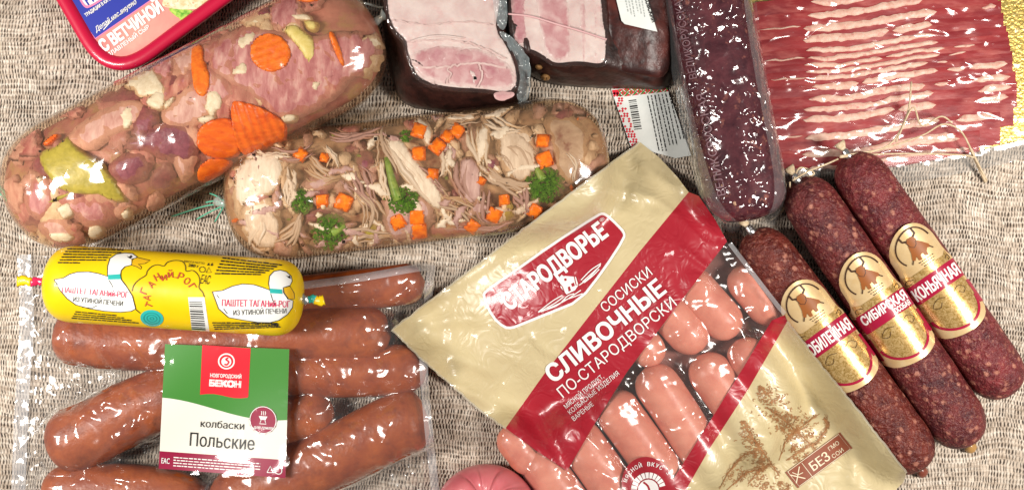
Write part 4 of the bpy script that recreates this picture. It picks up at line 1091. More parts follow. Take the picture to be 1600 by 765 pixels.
for pts, a_, w_ in [([(100, 505), (108, 535), (114, 560)], 5, 4), ([(146, 500), (154, 535), (172, 566), (210, 605)], 5, 3.5), ([(196, 528), (222, 560), (246, 590)], 4.5, 3), ([(70, 540), (110, 590), (168, 625), (230, 625), (262, 596)], 5, 4),
                    ([(104, 768), (150, 722), (200, 672), (250, 640)], 5, 3.5), ([(134, 700), (120, 660), (160, 630), (170, 612)], 4, 4), ([(224, 640), (236, 690), (234, 740)], 6, 5), ([(205, 610), (212, 650), (200, 690)], 6, 5),
                    ([(82, 640), (100, 650), (130, 645), (170, 668)], 4, 3.5), ([(90, 720), (140, 735), (200, 748), (250, 745)], 5, 4), ([(130, 740), (160, 760), (200, 765)], 5, 4),
                    ([(450, 545), (500, 560), (525, 600), (505, 650)], 4, 3.5), ([(590, 495), (610, 475), (640, 455), (672, 440)], 4.5, 3), ([(600, 505), (640, 470), (670, 450)], 4, 3),
                    ([(470, 580), (510, 600), (560, 640)], 4, 3.5), ([(455, 640), (480, 660), (490, 690)], 6, 4), ([(480, 560), (520, 620), (590, 612)], 4, 4), ([(60, 520), (66, 600), (58, 690)], 4, 5), ([(640, 690), (660, 720), (662, 765)], 4, 4), ([(560, 720), (620, 730), (650, 760)], 4, 4),
                    ([(480, 445), (560, 436), (650, 418)], 3, 4), ([(455, 560), (470, 600), (462, 700)], 4, 4)]:
    PF.crease(pts, a_ * 1.0, w_ * 1.25)
PF.Z += 1.6 * ridged(PF.X / 30, PF.Y / 30, 2) + 1.1 * ridged(PF.X / 12, PF.Y / 12, 9) * (plain < 30)
bagp = [(36, 398), (120, 402), (300, 432), (470, 440), (560, 428), (640, 414), (674, 412), (680, 422), (672, 470), (666, 560), (670, 640), (684, 765), (690, 830), (24, 830), (32, 640), (40, 500)]
pb = thing('sausage_bag', 360, 600, 'clear vacuum bag with green and white label full of smoked sausages', 'bag')
sheet('bag_film', bagp, PF.h, M['bag_film'], pb, 0, 3)
Art().line(spline([(38, 398), (42, 500), (34, 640), (28, 800)], 30), 22).build('bag_seam', PF.h, M['bag_seam'], pb, 1.0, 5)
Art().line(spline([(674, 414), (668, 480), (662, 560), (667, 640), (680, 765), (686, 820)], 30), 13).build('bag_seam', PF.h, M['bag_seam'], pb, 1.2, 5)
Art().line(spline([(470, 446), (560, 434), (640, 420), (668, 416)], 20), 12).build('bag_seam', PF.h, M['bag_seam'], pb, 1.4, 5)
# label, held flatter than the film
LF = Field(200, 500, 500, 800, 4); LF.Z = PF.h(LF.X, LF.Y); obl = LF.Z.copy(); LF.membrane(obl, 500, .02, .5); LF.smooth(200); LF.Z += np.maximum(0, (obl - LF.Z)).max() * .35 + 9
M['lab_cream'] = mat('cream_label', (.76, .74, .66), rough=.45)
M['lab_green'] = mat('green_label', (.055, .23, .035), rough=.4)
M['lab_red'] = mat('red_label', (.72, .015, .03), rough=.4)
M['lab_maroon'] = mat('maroon_label', (.28, .008, .045), rough=.4)
def LP(u, v):   # label-local 0..1 -> photo
    a, b, c, d = np.array((258., 537)), np.array((452., 545)), np.array((446., 746)), np.array((248., 731))
    return tuple(a * (1 - u) * (1 - v) + b * u * (1 - v) + c * u * v + d * (1 - u) * v)
def LPs(l): return [LP(u, v) for u, v in l]
lb = sheet('label', LPs([(0, 0), (1, 0), (1, 1), (0, 1)]), LF.h, M['lab_cream'], pb, 0, 4)
wav = [(1 - t, .475 - .065 * math.cos((1 - t) * 3.6 + .1) * 1.0 + .02) for t in np.linspace(0, 1, 16)]
sheet('green_field', LPs([(0, 0), (1, 0)] + wav), LF.h, M['lab_green'], lb, .5, 4)
sheet('red_square', LPs([(.30, -.005), (.69, .005), (.685, .385)] + [(t, .39 - .012 * math.sin((t - .3) * 16)) for t in np.linspace(.68, .30, 8)]), LF.h, M['lab_red'], lb, .9, 4)
sheet('maroon_bar', LPs([(0, .86), (1, .86), (1, 1.0), (0, 1.0)]), LF.h, M['lab_maroon'], lb, .5, 4)
a = Art()
a.line([LP(.50 + .062 * math.cos(t), .115 + .058 * math.sin(t)) for t in np.linspace(0, 6.28, 30)], 2.2)
a.poly([LP(.50 + .04 * math.cos(t), .118 + .038 * math.sin(t)) for t in np.linspace(0, 6.28, 20)[:-1]])
a.text('НОВГОРОВСКИЙ' if 0 else 'НОВГОРОДСКИЙ', LP(.375, .245), LP(.625, .245), 5.6, .03)
a.text('БЕКОН', LP(.37, .315), LP(.625, .315), 9.5, .075)
a.text('EAC', LP(.02, .955), LP(.085, .955), 9, .02)
for i in range(4): a.dashes(LP(.115, .905 + i * .022), LP(.80 - .1 * (i == 3), .905 + i * .022), 1.7, i, 3, 9)
a.line([LP(*p) for p in ((.855, .965), (.905, .965), (.88, .915), (.855, .965))], 1.3)
a.line([LP(.945 + .027 * math.cos(t), .945 + .027 * math.sin(t)) for t in np.linspace(0, 6.28, 20)], 1.3)
a.build('white_print', LF.h, M['white'], lb, 1.5, 4)
Art().line(spline([LP(.515, .088), LP(.495, .10), LP(.52, .118), LP(.505, .142), LP(.485, .138)], 14), 2.6).build('emblem', LF.h, M['lab_red'], lb, 1.9, 4)
a = Art(); a.text('колбаски', LP(.315, .645), LP(.66, .645), 11.5, .006); a.text('Польские', LP(.235, .80), LP(.745, .80), 21, -.002)
a.build('black_lettering', LF.h, M['black'], lb, 1.0, 4)
sc_ = [LP(.81 + (.105 + .007 * math.cos(14 * t)) * math.cos(t), .56 + (.105 + .007 * math.cos(14 * t)) * math.sin(t)) for t in np.linspace(0, 6.283, 85)[:-1]]
Art().poly(sc_).build('grill_badge', LF.h, M['lab_maroon'], lb, 1.3, 4)
a = Art(); a.line([LP(.81 + .104 * math.cos(t), .56 + .104 * math.sin(t)) for t in np.linspace(0, 6.283, 40)], 1.1)
a.poly([LP(.775, .53), LP(.845, .53), LP(.83, .558), LP(.79, .558)]); a.line([LP(.795, .56), LP(.785, .59), LP(.835, .59), LP(.825, .56)], 1.2)
for u in (.795, .81, .825): a.line([LP(u, .522), LP(u + .004, .505), LP(u, .49)], 1.1)
a.text('для гриля', LP(.735, .63), LP(.885, .63), 5, .02, .2)
a.build('badge_print', LF.h, M['white'], lb, 1.8, 4)
# film over the label
sheet('label_film', LPs([(-.03, -.03), (1.03, -.03), (1.03, 1.03), (-.03, 1.03)]), (lambda x, y: LF.h(x, y) + 4 + 2.2 * ridged(x / 34, y / 20, 5)), film('label_film', milk=.0, size=44, slope=.2, gain=.8, rough=.09, calm=(.55, .8)), pb, 0, 5)

# ================================================================ yellow pate chub lying on the bag
zb = 126
TP = Tube((74, 441), (473, 467), 60, zb, .92, n=2.7, cap=.8)
M['yellow'] = mat('yellow_casing', (.76, .50, .003), (.80, .56, .006), 60, rough=.35, coat=.15, bmp=.08, bs=40)
M['turq'] = mat('turquoise_ink', (.03, .42, .38), rough=.3, coat=.4)
M['crim'] = mat('crimson_ink', (.62, .02, .10), rough=.3, coat=.4)
M['redbrown'] = mat('red_brown_ink', (.45, .07, .03), rough=.3, coat=.4)
M['beak'] = mat('beak_ink', (.72, .42, .01), rough=.3, coat=.4)
M['duck_w'] = mat('duck_white', (.80, .80, .76), rough=.28, coat=.4)
rpt = thing('pate_chub', *(TP.A + TP.B) / 2, label='yellow duck liver pate chub with white ducks printed on it', cat='pate')
v, f = TP.mesh(70, 56); mk('casing', v, f, M['yellow'], rpt)
hP = lambda x, y: TP.h(x, y, .0)
def C1(l): return [(70 + x / 5.1, 380 + y / 5.1) for x, y in l]
def C2(l): return [(230 + x / 5.1, 380 + y / 5.1) for x, y in l]
d1 = C1([(75, 288), (150, 275), (200, 245), (260, 228), (350, 225), (430, 240), (500, 262), (502, 180), (520, 120), (570, 85), (640, 75), (700, 80), (738, 108), (700, 128), (692, 172), (640, 185), (610, 215), (605, 250), (612, 290), (650, 340), (700, 420), (725, 520), (690, 540), (600, 548), (480, 540), (360, 520), (250, 490), (180, 440), (120, 370)])
d2 = C2([(520, 385), (600, 375), (680, 340), (760, 322), (850, 328), (920, 350), (978, 372), (968, 320), (975, 260), (1010, 222), (1060, 212), (1110, 225), (1150, 260), (1158, 300), (1140, 335), (1085, 352), (1088, 390), (1120, 440), (1165, 455), (1160, 510), (1120, 565), (1050, 612), (980, 630), (880, 628), (760, 610), (650, 590), (570, 520)])
for d_ in (d1, d2): sheet('duck_picture', d_, hP, M['duck_w'], rpt, .5, 4)
sheet('barcode_panel', C1([(1142, 428), (1272, 428), (1312, 700), (1172, 688)]), hP, M['duck_w'], rpt, .5, 4)
sheet('duck_beak', C1([(690, 126), (740, 112), (840, 135), (800, 160), (745, 166), (770, 185), (768, 206), (736, 186), (692, 172)]), hP, M['beak'], rpt, .8, 4)
sheet('duck_beak', C2([(1085, 352), (1140, 340), (1172, 395), (1176, 440), (1130, 445), (1092, 392)]), hP, M['beak'], rpt, .8, 4)
sheet('duck_collar', C1([(505, 250), (603, 243), (608, 285), (505, 288)]), hP, M['turq'], rpt, .9, 4)
sheet('duck_collar', C2([(975, 358), (1075, 366), (1080, 402), (980, 396)]), hP, M['turq'], rpt, .9, 4)
sheet('round_seal', C1(ell(855, 595, 92, 66, 8, 30)), hP, M['turq'], rpt, .9, 4)
a = Art()
for rx, ry in ((64, 44), (40, 27), (16, 10)): a.line(C1(ell(855, 598, rx, ry, 8, 26)), 1.3, True)
a.build('seal_rings', hP, mat('seal_green', (.02, .26, .24), rough=.3), rpt, 1.3, 4)
a = Art(); a.line(d1, 1.1, True); a.line(d2, 1.1, True)
a.line(C1([(690, 126), (740, 112), (840, 135), (800, 160), (745, 166), (770, 185), (768, 206), (736, 186), (692, 172)]), .9); a.line(C2([(1085, 352), (1140, 340), (1172, 395), (1176, 440), (1130, 445), (1092, 392), (1085, 352)]), 1.0)
a.poly(C1([(655, 100), (672, 108), (690, 92), (700, 106), (684, 122), (668, 114)])); a.poly(C2([(1106, 254), (1128, 262), (1140, 252), (1146, 282), (1130, 276)]))
a.line(C1([(510, 292), (530, 320), (548, 356)]), .9); a.line(C1([(90, 310), (115, 332)]), .9); a.line(C1([(300, 508), (380, 514), (415, 495)]), .8); a.line(C2([(555, 410), (575, 435)]), .9); a.line(C2([(610, 520), (640, 560)]), .9); a.line(C2([(985, 400), (1000, 450), (1020, 485)]), .9)
a.line(C1(spline([(695, 380), (712, 330), (752, 288), (806, 254), (818, 220), (852, 185), (900, 170), (950, 180), (978, 150), (1040, 135), (1100, 145), (1122, 182), (1128, 222), (1180, 215), (1222, 250), (1236, 300), (1230, 352), (1258, 388), (1272, 426)], 60)), 1.1)
a.line(C1([(725, 525), (762, 556)]), 1.0)
a.text('EAC' if 0 else 'ЕАС', C1([(1238, 318)])[0], C1([(1310, 326)])[0], 14, -.005, .12)
a.text('МАССА НЕТТО:', C1([(1112, 150)])[0], C1([(1275, 168)])[0], 3.2, .01); a.text('280 г', C1([(1140, 185)])[0], C1([(1225, 195)])[0], 5, .02, .2)
a.line(C2(ell(440, 208, 24, 22, 0, 16)), .9, True); a.line(C2([(470, 232), (512, 232), (492, 190), (470, 232)]), .9)
a.poly(C2([(478, 175), (492, 152), (498, 176)])); a.poly(C2([(506, 178), (520, 150), (524, 178)]))
a.text('ИЗ УТИНОЙ ПЕЧЕНИ', C1([(228, 462)])[0], C1([(622, 498)])[0], 7.5, -.006); a.text('ИЗ УТИНОЙ ПЕЧЕНИ', C2([(688, 572)])[0], C2([(1112, 556)])[0], 8, .006)
for i in range(6):
    a.dashes(C1([(180 - i * 15, 48 + i * 22)])[0], C1([(630 - i * 20 - 60 * (i > 1), 58 + i * 20)])[0] if i < 5 else C1([(280, 160)])[0], 2.3, i, 3, 9)
    a.dashes(C2([(600 - i * 12, 120 + i * 25)])[0], C2([(1075 - i * 34, 178 + i * 15)])[0], 2.6, i + 10, 3, 9)
for i in range(4):
    a.dashes(C1([(235 - i * 10 + 10, 548 + i * 17)])[0], C1([(570 + 60 * min(i, 3), 578 + i * 20)])[0], 2.0, i + 20, 3, 9); a.dashes(C2([(520 + i * 6, 636 + i * 17)])[0], C2([(1040 + 8 * i, 640 + i * 10)])[0], 2.2, i + 30, 3, 9)
rr = random.Random(3); t = .1
while t < .98:
    w_ = rr.uniform(.015, .05); p0, p1 = np.array((1150, 438 + 250 * t)), np.array((1250, 440 + 256 * t)); sh = 34 * t
    a.poly(C1([(p0[0] + sh * .7, p0[1]), (p1[0] + sh, p1[1]), (p1[0] + sh, p1[1] + 250 * w_), (p0[0] + sh * .7, p0[1] + 250 * w_)])); t += w_ + rr.uniform(.02, .045)
a.build('black_print', hP, M['black'], rpt, 1.1, 4)
Art().text('ПАШТЕТ ТАГАНий-РОГ', C1([(138, 388)])[0], C1([(664, 434)])[0], 9.5, .015).build('crimson_lettering', hP, M['crim'], rpt, 1.1, 4)
Art().text('ПАШТЕТ ТАГАНий-РОГ', C2([(596, 498)])[0], C2([(1140, 510)])[0], 10.5, .02).build('crimson_lettering', hP, M['crim'], rpt, 1.1, 4)
a = Art()
for ch, x, y, ang in (('Т', 832, 490, 158), ('А', 815, 432, 172), ('Г', 790, 378, 158), ('А', 850, 325, 138), ('Н', 896, 268, 118), ('и', 950, 268, 100), ('й', 1002, 245, 94), ('-', 1042, 262, 84), ('Р', 1085, 262, 66), ('О', 1134, 300, 52), ('Г', 1178, 345, 32)):
    r_ = math.radians(90 - ang); d = np.array([math.cos(r_), math.sin(r_)]); up = np.array([d[1], -d[0]]); c = np.array((x, y)); hw = 22 if ch != '-' else 8; c = c - up * 28
    q = C1([tuple(c - d * hw), tuple(c + d * hw)]); a.text(ch, q[0], q[1], 11 if ch not in 'ий-' else 12, .012)
a.build('arched_lettering', hP, M['redbrown'], rpt, 1.1, 4)
for (e, sgn, cols) in ((TP.A, -1, ('beak', 'crim', 'yellow')), (TP.B, 1, ('metal', 'turq', 'yellow'))):
    d = TP.d * sgn
    def seg(t0, t1, r0, r1, nm, m): 
        u = np.linspace(t0, t1, 7); P = np.stack([e[0] + d[0] * u, e[1] + d[1] * u + 1.2 * np.sin(u / 3), np.full(7, zb) + 1.0 * np.cos(u / 4)], 1)
        v, f = sweep(P, np.linspace(r0, r1, 7) * (1 + .15 * np.sin(np.arange(7) * 2.1)), 8, .3); mk(nm, v, f, m, rpt)
    seg(-3, 8, 8, 6, 'metal_clip', M['metal'])
    if sgn < 0:
        seg(7, 24, 5, 7, 'casing_tail', M['crim']); seg(22, 44, 6, 8, 'casing_tail', M['yellow'])
    else:
        seg(7, 18, 5, 7, 'casing_tail', M['turq']); seg(17, 31, 6, 8, 'casing_tail', M['yellow'])

# ================================================================ three cured sausages with gold labels (right)
def salami_mat(name, c1, c2, c3, seed):
    m, nt = new_mat(name); v = co(nt)
    v = nd(nt, 'VectorMath', {0: v, 1: (seed * 91., seed * 37., 0)}, operation='ADD').outputs[0]
    base = ramp(nt, noise(nt, v, 26, 4, .6), [(.3, c1), (.7, c2)])
    vo = nd(nt, 'TexVoronoi', {'Vector': v, 'Scale': 1 / 13., 'Randomness': 1.0}); 
    cellr = nd(nt, 'SeparateColor', {0: vo.outputs['Color']}).outputs[0]
    dist = mth(nt, 'ADD', vo.outputs['Distance'], mth(nt, 'MULTIPLY', noise(nt, v, 5, 2), .55))
    sp = mth(nt, 'MULTIPLY', ramp(nt, dist, [(.42, (1, 1, 1)), (.66, (0, 0, 0))]), ramp(nt, cellr, [(.45, (0, 0, 0)), (.62, (1, 1, 1))]))
    col = mixc(nt, mth(nt, 'MULTIPLY', sp, .8), base, c3 + (1,))
    fine = noise(nt, v, 4.5, 2, .6); col = mixc(nt, ramp(nt, fine, [(.56, (0, 0, 0)), (.7, (.4, .4, .4))]), col, c3 + (1,))
    p = nd(nt, 'BsdfPrincipled', {'Base Color': col, 'Roughness': .48, 'Specular IOR Level': .35})
    hh = mth(nt, 'ADD', noise(nt, v, 9, 3, .6), mth(nt, 'MULTIPLY', noise(nt, v, 30, 2), .8))
    nt.links.new(bump(nt, hh, 1.0, 7.0), p.inputs['Normal']); out(nt, p.outputs[0]); return m
def foil_mat():
    m, nt = new_mat('gold_foil'); v = co(nt)
    o = noise(nt, v, 5, 3, .6, 1.5); col = ramp(nt, o, [(.38, (.40, .24, .06)), (.52, (.66, .43, .16)), (.7, (.80, .58, .28))])
    p = nd(nt, 'BsdfPrincipled', {'Base Color': col, 'Roughness': .30, 'Metallic': .55, 'Coat Weight': .3}); nt.links.new(bump(nt, noise(nt, v, 26, 2), .2, 6), p.inputs['Normal']); out(nt, p.outputs[0]); return m
M['foil'] = foil_mat()
M['foil_pale'] = mat('pale_gold', (.72, .50, .24), (.80, .60, .33), 20, rough=.32, metal=.35, coat=.3)
M['band_red'] = mat('band_red', (.34, .008, .04), rough=.35, coat=.4)
M['dk_brown'] = mat('dark_brown_ink', (.05, .02, .012), rough=.4)
M['bull'] = mat('bull_ink', (.27, .085, .02), rough=.4)
specs = [((1172, 362), (1440, 731), 44, 42, 'ЮБИЛЕЙНАЯ', None, 'cured sausage with gold label partly covered by the frankfurter bag', 0, 100),
         ((1243, 282), (1518, 692), 45, 43, 'СИБИРСКАЯ', 'ОСОБАЯ', 'cured sausage with gold label, middle of the three side by side', 0, 142),
         ((1322, 244), (1578, 615), 45, 43, 'КОНЬЯЧНАЯ', None, 'cured sausage with gold label, nearest the bare cloth at right', 0, 136)]
TS = []
for i, (a_, b_, r_, z_, t1, t2, lab_, _, s0) in enumerate(specs):
    T = Tube(a_, b_, r_, z_, .93, n=2.3, cap=1.25, taper=lambda t: .93 + .09 * np.sin(np.clip(t * 1.25, 0, 1) * math.pi / 2)); TS.append(T)
    rs = thing('cured_sausage', *(T.A + T.B) / 2, label=lab_, cat='sausage', group='cured sausages with gold labels')
    M['sal%d' % i] = salami_mat('cured_sausage', [(.060, .008, .008), (.050, .008, .012), (.066, .009, .013)][i], [(.17, .027, .016), (.17, .026, .024), (.20, .026, .028)][i], (.46, .19, .13), i)
    v, f = T.mesh(90, 48, lump=.022, seed=i + 2); mk('casing', v, f, M['sal%d' % i], rs)
    hS = lambda x, y, T=T: T.h(x, y, 2.2)
    A_, D_ = np.array(a_, float), np.array(b_, float) - np.array(a_, float); D_ /= np.hypot(*D_); Wd = np.array([D_[1], -D_[0]])   # label frame: along axis, across to the right
    zt_ = z_ + .93 * r_
    def G(w, s): 
        # photo point as seen on the curved side: lateral offset grows a little with height
        p = A_ + D_ * s + Wd * w
        return tuple(p)
    R_ = r_ + 3.0
    sh = (A_ + D_ * (s0 + 90) - np.array([CX, CY])) * (.93 * r_ / H) * 1.0
    ox = float(sh @ Wd); os_ = float(sh @ D_)
    def GG(l): return [G(w + ox * (1 - (w / R_) ** 2 if abs(w) < R_ else 0) * .9, s + s0 + os_ * .5) for w, s in l]
    E_ = R_ - 2.5
    outline = [(-E_, 78), (-E_ * .92, 70), (-40, 60)] + [(40 * math.sin(t), 41 - 41 * math.cos(t) * 1.0) for t in np.linspace(-1.45, 1.45, 15)] + [(40, 60), (E_ * .92, 70), (E_, 78), (E_, 168)] + [(w, 168 + 26 * math.sqrt(max(0, 1 - (w / E_) ** 2))) for w in np.linspace(E_ * .98, -E_ * .98, 15)] + [(-E_, 168)]
    lb = sheet('gold_label', GG(outline), hS, M['foil_pale'], rs, 0, 4)
    sheet('foil_field', GG([(-40, 66), (-30, 72), (30, 72), (40, 66), (E_ - 4, 84), (E_ - 3, 150)] + [(w, 150 + 32 * math.sqrt(max(0, 1 - (w / (E_ - 3)) ** 2))) for w in np.linspace(E_ - 4, -E_ + 4, 13)] + [(-E_ + 3, 150), (-E_ + 4, 84)]), hS, M['foil'], lb, .5, 4)
    sheet('red_band', GG([(-E_, 84), (E_, 84), (E_, 116), (-E_, 116)]), hS, M['band_red'], lb, .9, 4)
    wt = Art()
    cap_ = 19 if not t2 else 15
    q = GG([(-40, 110 if not t2 else 102), (42, 110 if not t2 else 102)]); wt.text(t1, q[0], q[1], cap_, .035)
    if t2: q = GG([(6, 113), (40, 113)]); wt.text(t2, q[0], q[1], 8.5, .035)
    wt.build('lettering', hS, M['white'], lb, 1.4, 4)
    wt = Art(); wt.line(GG([((E_ - 5) * math.sin(t), 146 + 38 * math.cos(t)) for t in np.linspace(-1.5, 1.5, 20)]), 4); wt.line(GG([(-E_ + 1.5, 124), (-E_ + 1.5, 165)]), 4); wt.line(GG([(E_ - 1.5, 124), (E_ - 1.5, 165)]), 4)
    wt.build('red_border', hS, M['band_red'], lb, 1.0, 4)
    wt = Art(); wt.line(GG([(31 * math.sin(t), 38 - 31 * math.cos(t)) for t in np.linspace(-2.1, 1.35, 24)]), 2.2)
    for j in range(3): 
        q = GG([(-12 + 2 * j, 62 + j * 4.2), (17 - 2 * j, 62 + j * 4.2)]); wt.dashes(q[0], q[1], 1.1, j, 2, 5)
    for sx in (-1, 1): wt.line(GG(spline([(sx * 30, 78), (sx * 38, 74), (sx * 40, 80), (sx * 34, 82)], 10)), .9); wt.line(GG(spline([(sx * 8, 128), (sx * 20, 124), (sx * 30, 132), (sx * 22, 138), (sx * 16, 132)], 14)), .8)
    wt.build('dark_print', hS, M['dk_brown'], lb, 1.0, 4)
    # bull emblem: body, head, horns, legs
    wt = Art(); wt.poly(GG([(-11, 30), (-3, 26), (3, 27), (10, 34), (19, 44), (20, 50), (13, 48), (9, 52), (8, 58), (3, 57), (2, 51), (-3, 52), (-4, 59), (-9, 58), (-9, 50), (-14, 55), (-17, 52), (-13, 42)]))
    wt.poly(GG([(-11, 24), (-7, 20), (2, 20), (5, 25), (1, 33), (-4, 36), (-9, 33)])); wt.build('bull_emblem', hS, M['bull'], lb, 1.1, 4)
    wt = Art(); wt.line(GG([(-9, 23), (-15, 20), (-16, 12)]), 2.8); wt.line(GG([(3, 22), (9, 18), (8, 9)]), 2.8); wt.line(GG([(-11, 24), (-9, 33), (-4, 37), (1, 34), (5, 26)]), 1.0); wt.line(GG([(18, 48), (23, 53)]), 1.8); wt.line(GG([(-16, 53), (-20, 58)]), 1.8); wt.build('horns', hS, M['dk_brown'], lb, 1.3, 4)
    # metal clip and gathered casing at both ends
    e = T.A - T.d * 4; P = np.array([(e[0] + T.d[0] * u, e[1] + T.d[1] * u, z_ + 10) for u in (-8, -4, 2, 8)]); v, f = sweep(P, np.array([4., 6, 6, 8]), 8, .8); mk('metal_clip', v, f, M['metal'], rs)
    P = np.array([(e[0] + T.d[0] * u, e[1] + T.d[1] * u, z_ + 10) for u in (-20, -15, -10, -6)]); v, f = sweep(P, np.array([9., 8, 5, 4]), 8, .6); mk('casing_knot', v, f, M['twine'], rs)
    e = T.B; P = np.array([(e[0] + T.d[0] * u, e[1] + T.d[1] * u, z_ * .6) for u in (-6, 0, 5, 8)]); v, f = sweep(P, np.array([7., 5, 5, 4]), 8); mk('metal_clip', v, f, M['metal'], rs)
    if i < 2:
        P = np.array([(e[0] + T.d[0] * u + u * .25, e[1] + T.d[1] * u, z_ * .6 - u) for u in (7, 11, 16, 21)]); v, f = sweep(P, np.array([4., 8, 10, 6]), 9, .8); mk('casing_knot', v, f, mat('casing_tail', (.40, .22, .07) if i else (.20, .05, .03), rough=.4, coat=.4), rs)
    rs_ = rs
    if i == 2:
        for pts in ([(1312, 244, 60), (1345, 241, 52), (1392, 224, 44), (1418, 176, 40), (1424, 128, 36)], [(1312, 244, 60), (1380, 232, 46), (1440, 212, 40), (1474, 194, 40), (1502, 206, 38), (1522, 244, 30), (1542, 282, 6)], [(1312, 246, 60), (1350, 242, 50), (1420, 240, 40), (1500, 242, 36), (1522, 246, 30)], [(1400, 222, 44), (1426, 168, 42), (1440, 196, 42), (1470, 182, 42), (1488, 192, 40)]):
            thread('twine', pts, 1.4, M['twine'], rs)
        thread('twine', [(1516, 232, 32), (1530, 262, 16), (1540, 284, 4)], 2.6, M['twine'], rs, 12)
    if i == 1:
        for pts in ([(1238, 282, 58), (1262, 268, 56), (1292, 256, 52), (1310, 248, 56)], [(1234, 284, 56), (1233, 312, 40), (1220, 332, 20), (1204, 344, 12)], [(1240, 280, 58), (1250, 262, 50), (1272, 270, 48), (1260, 278, 52)]):
            thread('twine', pts, 1.5, M['twine'], rs)

# ================================================================ gathered end of a pink boiled sausage (bottom centre)
M['boiled'] = mat('pink_casing', (.56, .13, .15), (.66, .20, .21), 40, .3, .7, rough=.35, coat=.3, sss=.12, bmp=.1, bs=12)
rk = thing('boiled_sausage', 758, 800, 'pink boiled sausage end with pleats round a metal clip, bottom centre', 'sausage')
c = np.array([*pp(759, 806, 50), 46.]); ax = np.array([0, -.62, .785]); ax /= np.linalg.norm(ax); e1_ = np.array([1., 0, 0]); e2_ = np.cross(ax, e1_)
V = []; F = []; nr, na = 40, 120
for i in range(nr):
    t = i / (nr - 1); ph = t * 2.35
    for j in range(na):
        a_ = 2 * math.pi * j / na
        pl = 1 - .055 * (abs(math.sin(a_ * 5.5 + .5 * math.sin(3 * a_))) ** .5 < .35) * math.exp(-((ph - .45) / .45) ** 2) - .03 * math.cos(a_ * 9) * math.exp(-((ph - .35) / .4) ** 2)
        rr_ = 80 * (math.sin(ph) ** .8 if ph > 0 else 0) * (1 if ph < 1.57 else 1)
        hh_ = (62 * math.cos(ph) - 16 * math.exp(-(ph / .22) ** 2)) * pl
        p = c + ax * hh_ + (e1_ * math.cos(a_) + e2_ * math.sin(a_)) * rr_
        V.append((p[0], p[1], max(p[2], .6)))
for i in range(nr - 1):
    for j in range(na): F.append((i * na + j, i * na + (j + 1) % na, (i + 1) * na + (j + 1) % na, (i + 1) * na + j))
mk('casing', V, F, M['boiled'], rk)
tip = c + ax * 50
for s_ in (-1, 1):
    u = np.linspace(-4, 8, 5); P = tip + np.outer(u, ax) + e1_ * s_ * 5.5; v, f = sweep(P, np.array([5., 5.2, 5, 5, 4.2]), 8, 1); mk('metal_clip', v, f, M['metal'], rk)
# ================================================================ frankfurters in a gold and red bag (right of centre)
M['frank'] = mat('frankfurter', (.58, .185, .125), (.70, .285, .20), 40, .3, .7, rough=.35, sss=.2, bmp=.15, bs=9, c3=(.52, .15, .11), s3=30, lo3=.5, hi3=.9)
FR = [([(1062, 424), (1106, 474), (1150, 524)], 32, 'frankfurter end just below the red band, right of the row'),
      ([(1008, 448), (1052, 496), (1098, 546)], 32, 'frankfurter end just below the red band, middle of the row'),
      ([(1146, 420), (1180, 460), (1216, 502)], 28, 'frankfurter at the far right of the window behind glare'),
      ([(960, 496), (996, 530), (1032, 566)], 28, 'frankfurter end almost hidden under the lettering'),
      ([(1150, 532), (1190, 590), (1228, 650)], 34, 'frankfurter in the lower row beside the gold corner'),
      ([(1090, 556), (1140, 625), (1192, 706)], 34, 'frankfurter in the lower row, second from the gold corner'),
      ([(1008, 574), (1060, 650), (1118, 745)], 35, 'long frankfurter in the lower row, third from the gold corner'),
      ([(946, 616), (1000, 690), (1080, 800)], 35, 'long frankfurter in the lower row, fourth from the gold corner'),
      ([(886, 660), (940, 735), (1000, 820)], 35, 'long frankfurter in the lower row above the round badge'),
      ([(832, 700), (875, 765), (930, 840)], 33, 'frankfurter beside the pink sausage end, under the band tip'),
      ([(786, 668), (812, 700), (840, 736)], 27, 'short frankfurter end at the left rim of the bag')]
FL = []
for i, (pts, r_, lab_) in enumerate(FR):
    L = Link(pts, r_, 30 if i < 4 else 33, 36, .95); FL.append(L)
    link_thing('frankfurter', L, M['frank'], lab_, 'frankfurter', 'frankfurters inside the gold bag', seed=i, lump=.015)
BF = Field(560, 1470, 170, 880, 4)
ob = np.zeros_like(BF.X)
for L in FL: ob = np.maximum(ob, L.obst(BF.X, BF.Y))
others = np.maximum.reduce([TB.obst(BF.X, BF.Y), TD.obst(BF.X, BF.Y), TS[0].obst(BF.X, BF.Y), np.where(BF.X < 700, PF.h(BF.X, BF.Y), 0)])
body = 52 * np.exp(-(((BF.X - 1000) / 230) ** 2 + ((BF.Y - 470) / 170) ** 2) ** 2)
BF.membrane(np.maximum.reduce([ob, others + 3, body, 3 + 0 * ob]), 90, .35, 2.0); BF.smooth(6)
